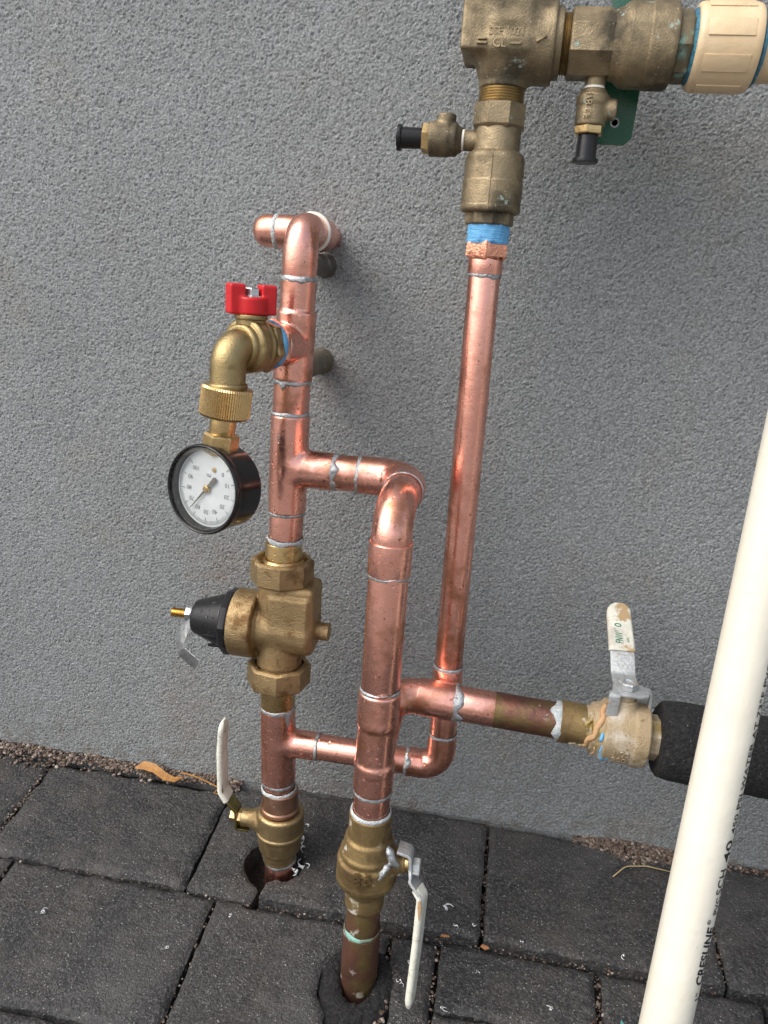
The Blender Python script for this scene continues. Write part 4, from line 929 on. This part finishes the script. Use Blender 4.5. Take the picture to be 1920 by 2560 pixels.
def cock(parent, o, ax, knob, flip, txt=None):
    """small test cock: stem, body with side knob, hex and black dust cap along ax from o"""
    ax = unit(ax); o = npv(o); kb = unit(knob)
    part('cock_stem', lathe(rnd([(-6, 5), (-6, 7.0), (7, 6.6), (7, 4)], .5), o, ax), MT['bronze'], parent)
    part('tape_ring', lathe(rnd([(6.6, 4), (6.6, 6.7), (8.4, 6.9), (8.4, 4)], .3), o, ax), MT['white_ring'], parent)
    bb = s_union(1.5, s_cone(o+ax*8, o+ax*13, 7.5, 10.6, .8), s_cyl(o+ax*12, o+ax*18, 10.8, 1.5), s_cyl(o+ax*17, o+ax*31, 11.4 if flip else 10., 1.5), s_cyl(o+ax*20, o+ax*20+kb*16, 6.6, 1))
    c = o+ax*20; co_ = part('cock_body', sdf_mesh(bb, c-19, c+19, .9), MT['bronze'], parent, smooth=180)
    part('cock_nut', lathe(rnd([(30.5, 5), (30.5, 9.2), (31, 10), (35.4, 10), (36, 9.2), (36, 5)], .3), o, ax, 6, R(12)), MT['brass'], co_, smooth=25)
    part('dust_cap', lathe(rnd([(36, 5), (36, 6.8), (50.5, 7.0), (50.5, 8.6), (53.4, 8.8), (53.4, 6)], .5), o, ax), MT['black'], co_)
    if txt: part('cast_lettering', text_wrap(text_geo(txt, 4.6, .9), o+ax*12.5, ax, (-.08, -1, 0), 11.0 if not flip else 11.3, True), MT['bronze'], co_, smooth=0)
# vertical shutoff valve on the thin riser
sv = thing('shutoff_valve', 'weathered bronze valve standing upright above the blue taped copper adapter', 'shutoff valve', (X1, Y1, 572), 'green handled shutoff valves')
def S1(name, geo, m, label=None, smooth=38, parent=sv): return part(name, geo, MT[m], parent, label, smooth)
S1('thread_tape', lathe([(558, 11), (558.5, 14.6), (561, 14.9), (563, 14.5), (566, 15.0), (569, 14.6), (572, 14.9), (574, 14.2), (574, 10)], (X1+.3, Y1, 0), (0, 0, 1), 60, rough=.28, seed=4), 'blue_tape', smooth=60)
S1('end_hex', lathe(rnd([(571, 12), (571, 16.4), (572, 17.2), (580, 17.2), (580, 12)], .4), (X1, Y1, 0), (0, 0, 1), 8, R(10)), 'bronze', smooth=25)
S1('body', lathe(rnd([(579, 14), (579, 19.8), (580.5, 21), (583, 21.2), (584, 20.8), (599, 21), (600, 20.4), (614, 20.6), (617, 19.4), (619, 16), (636, 15.8), (636, 10)], .9), (X1, Y1, 0), (0, 0, 1)), 'bronze')
S1('top_nut', lathe(rnd([(630.5, 12), (632, 16), (634.5, 18.6), (647, 18.6), (648.4, 17.4), (648.4, 12)], .6), (X1, Y1, 0), (0, 0, 1), 8, R(22.5)), 'bronze', smooth=25)
S1('seam', ribbon([(X1-1, Y1-20.9, 580), (X1-1, Y1-21, 600), (X1-1, Y1-20.7, 615)], (1, 0, 0), .7, .5), 'bronze')
S1('cast_lettering', text_wrap(text_geo('95', 4.2, .6), (X1, Y1, 603), (0, 0, 1), (.97, -.25, 0), 20.4, True), 'bronze', smooth=0)
cock(sv, (X1-16, Y1, 625.5), (-1, 0, 0), (0, 0, 1), True)
S1('handle', join(prism([(-15, 0), (-10, -3), (8, -3), (12, 2), (13, 55), (-15, 55)], (X1, Y1+27, 566), (1, 0, 0), (0, 0, 1), -2.2, .4), cyl((X1, Y1+14, 609), (X1, Y1+30, 609), 6.5)), 'green')
# horizontal shutoff valve to the right
sh = thing('shutoff_valve', 'weathered bronze valve lying level beside the cream plastic union, green lever behind it', 'shutoff valve', (34, Y1, Z1), 'green handled shutoff valves')
def S2(name, geo, m, label=None, smooth=38, parent=sh): return part(name, geo, MT[m], parent, label, smooth)
S2('end_nut', lathe(rnd([(14.6, 12), (14.6, 19.8), (16, 21.4), (38, 21.4), (43, 20.2), (45, 20.2), (45, 12)], .8), (0, Y1, Z1), (1, 0, 0), 8, R(22.5)), 'bronze', smooth=25)
S2('body', lathe(rnd([(40, 16), (42, 20.4), (46, 21.5), (49.5, 24.4), (52, 25), (63.5, 25), (64.1, 25.6), (78.6, 25.6), (80.6, 24.6), (81, 20)], .9), (0, Y1, Z1), (1, 0, 0)), 'bronze')
S2('end_hex', lathe(rnd([(80.6, 12), (80.6, 20.2), (81.6, 21.2), (89, 21.2), (91, 20), (91, 12)], .5), (0, Y1, Z1), (1, 0, 0), 8, R(10)), 'bronze_green', 'hex end crusted with turquoise corrosion', 25)
cock(sh, (34.7, Y1, 668), (0, 0, -1), (1, 0, 0), False, '1/8 LF')
S2('handle', join(prism([(41, 32), (62, 32), (66.5, 36.5), (67.5, 66), (67.5, 150), (41, 150)], (0, Y1+30, 600), (1, 0, 0), (0, 0, 1), -2.4, .5), cyl((54, Y1+18, Z1), (54, Y1+34, Z1), 7)), 'green')
S2('handle_hole', lathe([(0, 3.1), (.7, 3.1), (.7, 2.2), (0, 2.2)], (53.5, Y1+29.8, 646), (0, -1, 0), 24), 'zinc_dull')
# cream union and its pipe
un = thing('plastic_union', 'cream plastic union with blue sealant at the top right corner', 'pipe union', (115, Y1, Z1))
def U(name, geo, m, label=None, smooth=38): return part(name, geo, MT[m], un, label, smooth)
U('sealant', lathe([(89.5, 16), (90.5, 20.6), (92, 22.0), (93.6, 23.0), (95.5, 21)], (0, Y1, Z1), (1, 0, 0), 64, rough=.4, seed=8), 'blue_seal', smooth=180)
U('body', lathe(rnd([(92, 15), (92, 24), (94.5, 25.4), (127, 25.6), (130.5, 24.4), (131.5, 15)], 1.4), (0, Y1, Z1), (1, 0, 0)), 'cream')
for i in range(8):
    a = R(i*45+12); e = npv((0, -math.cos(a), math.sin(a))); t_ = npv((0, math.sin(a), math.cos(a)))
    U('rib', rbox(npv((111, Y1, Z1))+e*25.35, (14, 5.2, .5), ((1, 0, 0), t_, e), bev=.6), 'cream')
U('sealant', lathe([(130.5, 16), (131.5, 22), (133.2, 21.4), (134.2, 19)], (0, Y1, Z1), (1, 0, 0), 64, rough=.35, seed=9), 'blue_seal', smooth=180)
U('pipe', cyl((131, Y1, Z1), (420, Y1, Z1), 19.2), 'cream')

# ------------------------------------------------------------------ white PVC pipe in front
def Pp(z): return npv((151.7+(z-58)*.0586, -252+(z-58)*.187, z))       # the pipe leans back a little
pv = thing('plastic_pipe', 'tall off white plastic pipe with black printed lettering at the right', 'plastic pipe', tuple(Pp(-30)))
PR = 16.0
part('tube', sweep([Pp(z) for z in np.linspace(-75, 1050, 60)], PR, 128), MT['pvc'], pv, smooth=60)
vdir = npv((0, -680, 0))-npv((156, -240, 0)); vdir = vdir/np.linalg.norm(vdir)
def on_pvc(s, z0, z1, h, ang, **k):
    k.setdefault('offset', .012)
    a = R(ang); e = npv((vdir[0]*math.cos(a)-vdir[1]*math.sin(a), vdir[0]*math.sin(a)+vdir[1]*math.cos(a), 0))
    p0, p1 = Pp(z0), Pp(z1); g = text_geo(s, h, fitw=float(np.linalg.norm(p1-p0)), **k); g[0][:, 2] += .28
    # letters run up the pipe with their tops towards the viewer's left
    V, F = g; ax = unit(p1-p0); e = unit(e-ax*(e@ax)); q = np.cross(ax, e); t = V[:, 0]; an = V[:, 1]/PR
    return p0+t[:, None]*ax+(np.cos(an)*(PR+V[:, 2]))[:, None]*e-(np.sin(an)*(PR+V[:, 2]))[:, None]*q, F
BA = 76
tx = [on_pvc('1"', 92, 97.5, 4.2, BA), on_pvc('CRESLINE', 103, 144, 7.2, BA, shear=.28, offset=.028), on_pvc('®', 145.5, 149, 2.8, BA-20), on_pvc('PVC', 151.5, 163.5, 4.8, BA), on_pvc('SCH', 165.5, 182.5, 6.6, BA), on_pvc('40', 187, 202, 6.6, BA),
      on_pvc('450 PSI WATER AT 73°F PVC 1120 NSF-pw', 206, 370, 4.6, BA)]
part('printed_lettering', join(*tx), MT['ink'], pv, smooth=0)

# ------------------------------------------------------------------ black foam sleeve and foam collar
def lumpy(path, r, n, seed, amp, cap=True):
    V, F = sweep(path, r, n, cap); rg = np.random.default_rng(seed); V = V+rg.normal(size=V.shape)*amp; return V, F
fp = [hx(x) for x in (146, 146.4, 148.5, 153)]+[hx(x) for x in np.arange(158, 700, 6.)]
fr = [22, 26.5, 29, 30]+[30.5+.4*math.sin(i*.7) for i in range(len(fp)-4)]
solid('foam_sleeve', lumpy(fp, fr, 64, 2, .22), MT['foam'], 'black foam insulation sleeve on the horizontal pipe behind the white pipe', 'pipe insulation', hx(147), smooth=60)
def collar():
    V = []; F = []; n = 64; prof = [(14.5, -8), (15.6, -1.5), (19, 1.6), (23, 2.2), (28, 1.4), (32, -.8), (35, -3.5), (37, -12)]
    rg = np.random.default_rng(5)
    for r, z in prof:
        for j in range(n):
            a = 2*math.pi*j/n; y_ = MY-3+r*math.sin(a)*(1.30 if math.sin(a) < 0 else .92); x_ = MX+r*math.cos(a)*(.93+.04*math.sin(3*a))
            V.append((x_+rg.normal()*.35, y_+rg.normal()*.35, gz(y_)+z-2+rg.normal()*.5))
    for i in range(len(prof)-1):
        for j in range(n): F.append((i*n+j, i*n+(j+1) % n, (i+1)*n+(j+1) % n, (i+1)*n+j))
    return np.array(V), [f[::-1] for f in F]
solid('foam_collar', collar(), MT['foam'], 'black foam collar round the foot of the middle riser in the paving', 'pipe insulation', (MX, MY, -25), smooth=60)

# ------------------------------------------------------------------ small stuff on the ground
def ico(sub=1):
    bm = bmesh.new(); bmesh.ops.create_icosphere(bm, subdivisions=sub, radius=1); V = np.array([v.co[:] for v in bm.verts]); bm.verts.index_update()
    F = [tuple(v.index for v in f.verts) for f in bm.faces]; bm.free(); return V, F
IC1 = ico(1); IC2 = ico(2)
def scatter(pts, sizes, flat=.75, jit=.22, seed=0):
    rg = np.random.default_rng(seed); gs = []
    for p, s in zip(pts, sizes):
        V = IC1[0]*(1+rg.normal(size=IC1[0].shape)*jit)*s*npv((rg.uniform(.8, 1.3), rg.uniform(.8, 1.2), flat)); a = rg.uniform(0, 6.3)
        V = np.stack([V[:, 0]*math.cos(a)-V[:, 1]*math.sin(a), V[:, 0]*math.sin(a)+V[:, 1]*math.cos(a), V[:, 2]], 1); gs.append((V+npv(p), IC1[1]))
    return join(*gs)
pts = []; sz = []
def heap(x0, x1, w, n, h, smax=2.2):
    for _ in range(n):
        x = random.uniform(x0, x1); t = abs(random.gauss(0, .42)); ww = w(x)
        if t > 1.1: continue
        y = -1-t*ww; pts.append((x, y, gz(y)+h(x)*max(0, 1-t)+random.uniform(-.5, .9))); sz.append(random.uniform(.35, 1)**2*smax+.25)
heap(-700, -232, lambda x: 13+5*math.sin(x*.05)+(6 if x < -400 else 0)-(5 if x > -260 else 0), 2600, lambda x: 7+1.5*math.sin(x*.09))
heap(116, 240, lambda x: 5+27*max(0, 1-abs(x-172)/60), 2200, lambda x: 7.5+5*max(0, 1-abs(x-172)/62), 1.9)
heap(-232, 112, lambda x: 3, 160, lambda x: 3, 1.); heap(232, 640, lambda x: 7, 700, lambda x: 4)
# grit lying in the joints and loose on the pavers
def line(x0, y0, x1, y1, n, sd, zo, smax=1.2):
    for _ in range(n):
        t = random.random(); x = x0+(x1-x0)*t+random.gauss(0, sd); y = y0+(y1-y0)*t+random.gauss(0, sd); pts.append((x, y, gz(y)+zo+random.uniform(-1, .6))); sz.append(random.uniform(.3, 1)**2*smax+.2)
line(-446, -16, -444, -128, 160, 2., -.6); line(31, -10, 31, -128, 130, 1.6, 1.6, 1.4); line(-410.8, -140, -410.8, -250, 60, 1., -2); line(236, -20, 236, -128, 90, 1.6, 2)
line(-440, -133, -180, -134, 60, .9, -2); line(-170, -136, 230, -135, 150, 1.2, .0); line(-46, -140, -41, -255, 90, 1.4, -2.5, 1.8); line(-5, -140, -5, -255, 70, 1.2, -2.5, 1.5); line(130, -136, 130, -190, 50, 1.2, -2, 1.6)
line(-209, -140, -209, -256, 25, .8, -2)
for _ in range(260):
    x = random.uniform(-160, 330); y = random.uniform(-128, -8); pts.append((x, y, gz(y)+(9 if x < 29 else 5.8)+.1)); sz.append(random.uniform(.2, .55))
for _ in range(330):
    x = random.uniform(-560, 330); y = random.uniform(-255, -20); 
    if x > -240 and y > -133: continue
    pts.append((x, y, gz(y)+.9)); sz.append(random.uniform(.2, .6))
solid('sand_grains', scatter(pts, sz), MT['grain'], 'coarse brown sand and grit along the foot of the wall', 'sand', kind='stuff', smooth=0)

# white shavings
def flake(c, s, seed):
    rg = np.random.default_rng(seed); gs = []
    for k in range(rg.integers(2, 5)):
        a = rg.uniform(0, 6.3); L = s*rg.uniform(.5, 1.25); bend = rg.uniform(.6, 2.2)*rg.choice((-1, 1)); p0 = npv(c)+npv((rg.normal()*s*.2, rg.normal()*s*.2, .5)); pth_ = []
        for t in np.linspace(0, 1, 6): aa = a+bend*t*1.6; pth_.append(p0+npv((math.cos(aa)*L*t, math.sin(aa)*L*t, abs(math.sin(t*3))*s*.25*rg.uniform(.3, 1)+SLOPE*math.sin(aa)*L*t)))
        gs.append(ribbon(pth_, (rg.normal()*.3, rg.normal()*.3, 1), [s*.36*(1-t*.75)*rg.uniform(.5, 1.5) for t in np.linspace(0, 1, 6)], .25, None, 3))
    return join(*gs)
FL = [(-152, -62, 6.), (-143, -74, 4.), (-139, -97, 5.5), (-146, -101, 4.5), (-353, -180, 5.), (-190, -152, 3.6), (-2, -113, 6.5), (-26, -129, 4.5), (6, -127, 3.6), (23, -124, 3.), (-27, -160, 3.4), (-33, -180, 3.2), (30, -158, 2.6), (66, -128, 2.4), (152, -123, 2.8), (-232, -190, 2.2), (-432, -178, 2.2), (-146, -48, 3.2), (90, -178, 3.0), (5, -195, 3.2)]
for i, (x, y, s) in enumerate(FL):
    off = (9 if -170 < x < 29 and y > -131 else 5.5 if x >= 33 and y > -131 else .5)
    solid('white_shaving', flake((x, y, gz(y)+off), s*(1.5 if i < 4 or i == 17 else 1.05), 100+i), MT['flake'], 'small curled white shaving lying on the dark paving', 'shaving', (x, y, gz(y)+off), 'white shavings scattered on the paving', smooth=60)
# dry leaf against the wall
def leaf():
    sp_ = [(-349, -12, 17), (-340, -12, 22), (-327, -14, 22.5), (-314, -17, 17.5), (-303, -17, 15), (-294, -13, 16)]
    wd = [2, 7, 9, 7.5, 5.5, 1.5]; V = []; F = []
    for i, (p, w_) in enumerate(zip(sp_, wd)):
        for s in (-1, -.5, 0, .5, 1):
            V.append((p[0]+random.gauss(0, .4), p[1]+s*w_*.35*(1 if i < 3 else .8), p[2]-4+s*w_*.5*(1 if i % 2 else .75)-abs(s)*1.2+gz(p[1])-1))
    for i in range(5):
        for j in range(4): F.append((i*5+j, i*5+j+1, (i+1)*5+j+1, (i+1)*5+j))
    top = np.array(V); n = len(top); bot = top+npv((0, .25, -.3)); F2 = F+[tuple(k+n for k in f[::-1]) for f in F]
    stem = sweep(densify([(-296, -13.5, 14), (-280, -14.5, 13), (-262, -16.5, 9), (-243, -20, 4)], 4), .75, 8)
    st2 = sweep(densify([(-252, -18, 6), (-256, -22, 2.6), (-251, -23, 2.2)], 2), .6, 8)
    return top, bot, F, stem, st2
tp_, bt_, F_, stem_, st2_ = leaf(); n_ = len(tp_)
lf = thing('dry_leaf', 'curled orange brown dry leaf with long stalk lying on the sand by the wall', 'leaf', (-320, -11, 8))
part('blade', (np.vstack([tp_, bt_]), F_+[tuple(k+n_ for k in f[::-1]) for f in F_]), MT['leaf'], lf, smooth=180)
part('stalk', join(stem_, st2_), MT['leaf'], lf, smooth=180)
def spath(ps, r, n=8): return sweep(fillet(ps, 14, 6) if len(ps) > 2 else ps, r, n)
solid('straw', spath([(151, -42, gz(-42)+6.6), (164, -29, gz(-29)+8.5), (184, -24, gz(-24)+8), (210, -25, gz(-25)+7)], .6), MT['straw'], 'pale curved straw lying on the paver beside the sand heap', 'straw', (175, -28, 3), smooth=180)
solid('green_chip', prism([(0, 0), (4.5, 1.2), (5.5, 5.5), (2, 3.5)], (146, -182, gz(-182)+.8), (.7, .7, 0), (-.7, .7, .1), .8, .15), MT['chip_t'], 'small teal chip lying by the broken paver at the white pipe', 'chip', (147, -180, -24), smooth=20)
solid('orange_chip', prism([(0, 0), (8, .4), (8.6, 3), (.6, 3.4)], (-4, -134, gz(-134)+2.4), (.98, .05, 0), (0, 1, .1), 1.2, .2), MT['chip_o'], 'orange chip lying in the paving joint below the white handle', 'chip', (-4, -134, -19), smooth=20)
solid('orange_chip', prism([(0, 0), (5, -1.4), (8, 1), (6.4, 2.6), (1, 3)], (31, -136, gz(-136)+2.0), (.96, -.2, 0), (.2, .96, .1), 1., .2), MT['chip_o'], 'reddish curled chip lying at the joint between two right pavers', 'chip', (34, -136, -19), smooth=20)
cw = []
for i in range(9):
    rg = np.random.default_rng(40+i); p = npv((115+rg.normal()*5, -196+rg.normal()*4, gz(-196)+1.5)); pp = []
    a = rg.uniform(0, 6.3)
    for t in np.linspace(0, 1, 14): a += rg.uniform(.2, .9); p = p+npv((math.cos(a)*1.7, math.sin(a)*1.5, rg.normal()*.35)); pp.append(p)
    cw.append(sweep(pp, .35, 6))
cw.append(sweep([npv((118, -190, gz(-190)+2))+npv((t*10, t*14, 2*math.sin(t*5)+t*2)) for t in np.linspace(0, 1, 14)], .4, 6))
solid('copper_wire', join(*cw), MT['copper_cut'], 'tangle of fine copper wire shavings at the bottom right', 'wire shavings', (115, -196, -27), smooth=180)

# ------------------------------------------------------------------ water droplets standing on the metal
def droplets(lst, seed):
    rg = np.random.default_rng(seed); gs = []
    hem = [(v, i) for i, v in enumerate(IC2[0])]
    for (V, F), n in lst:
        V = np.asarray(V); tri = []
        for f in F:
            if len(f) > 8: continue
            for k in range(1, len(f)-1): tri.append((f[0], f[k], f[k+1]))
        T = np.array(tri); A_, B_, C_ = V[T[:, 0]], V[T[:, 1]], V[T[:, 2]]; cr_ = np.cross(B_-A_, C_-A_); ar = np.linalg.norm(cr_, axis=1); nn = cr_/np.maximum(ar, 1e-9)[:, None]
        cen = (A_+B_+C_)/3; view = npv((0, -680, 527))-cen; view /= np.linalg.norm(view, axis=1)[:, None]
        wgt = ar*((nn*view).sum(1) > -.15); wgt /= wgt.sum()
        for i in rg.choice(len(T), int(n*1.3), p=wgt):
            u, v = rg.uniform(size=2); 
            if u+v > 1: u, v = 1-u, 1-v
            p = A_[i]+u*(B_[i]-A_[i])+v*(C_[i]-A_[i]); nz = nn[i]; _, e1, e2 = frame(nz)
            s = min(1.7, .34+rg.exponential(.36)); W_ = IC2[0]*s; H = np.maximum(W_[:, 2], -.25*s)*.62
            gs.append((p+W_[:, :1]*e1+W_[:, 1:2]*e2*rg.uniform(.85, 1.1)+H[:, None]*nz, IC2[1]))
    return join(*gs)
for th_, nm in ((pw, 1), (pr, 2), (bl_, 3)):
    lst = [(g, n) for t_, g, n in DROP if t_ is th_]
    part('water_droplets', droplets(lst, nm), MT['water'], th_, 'clear water droplets standing on the metal', smooth=180, kind='stuff')
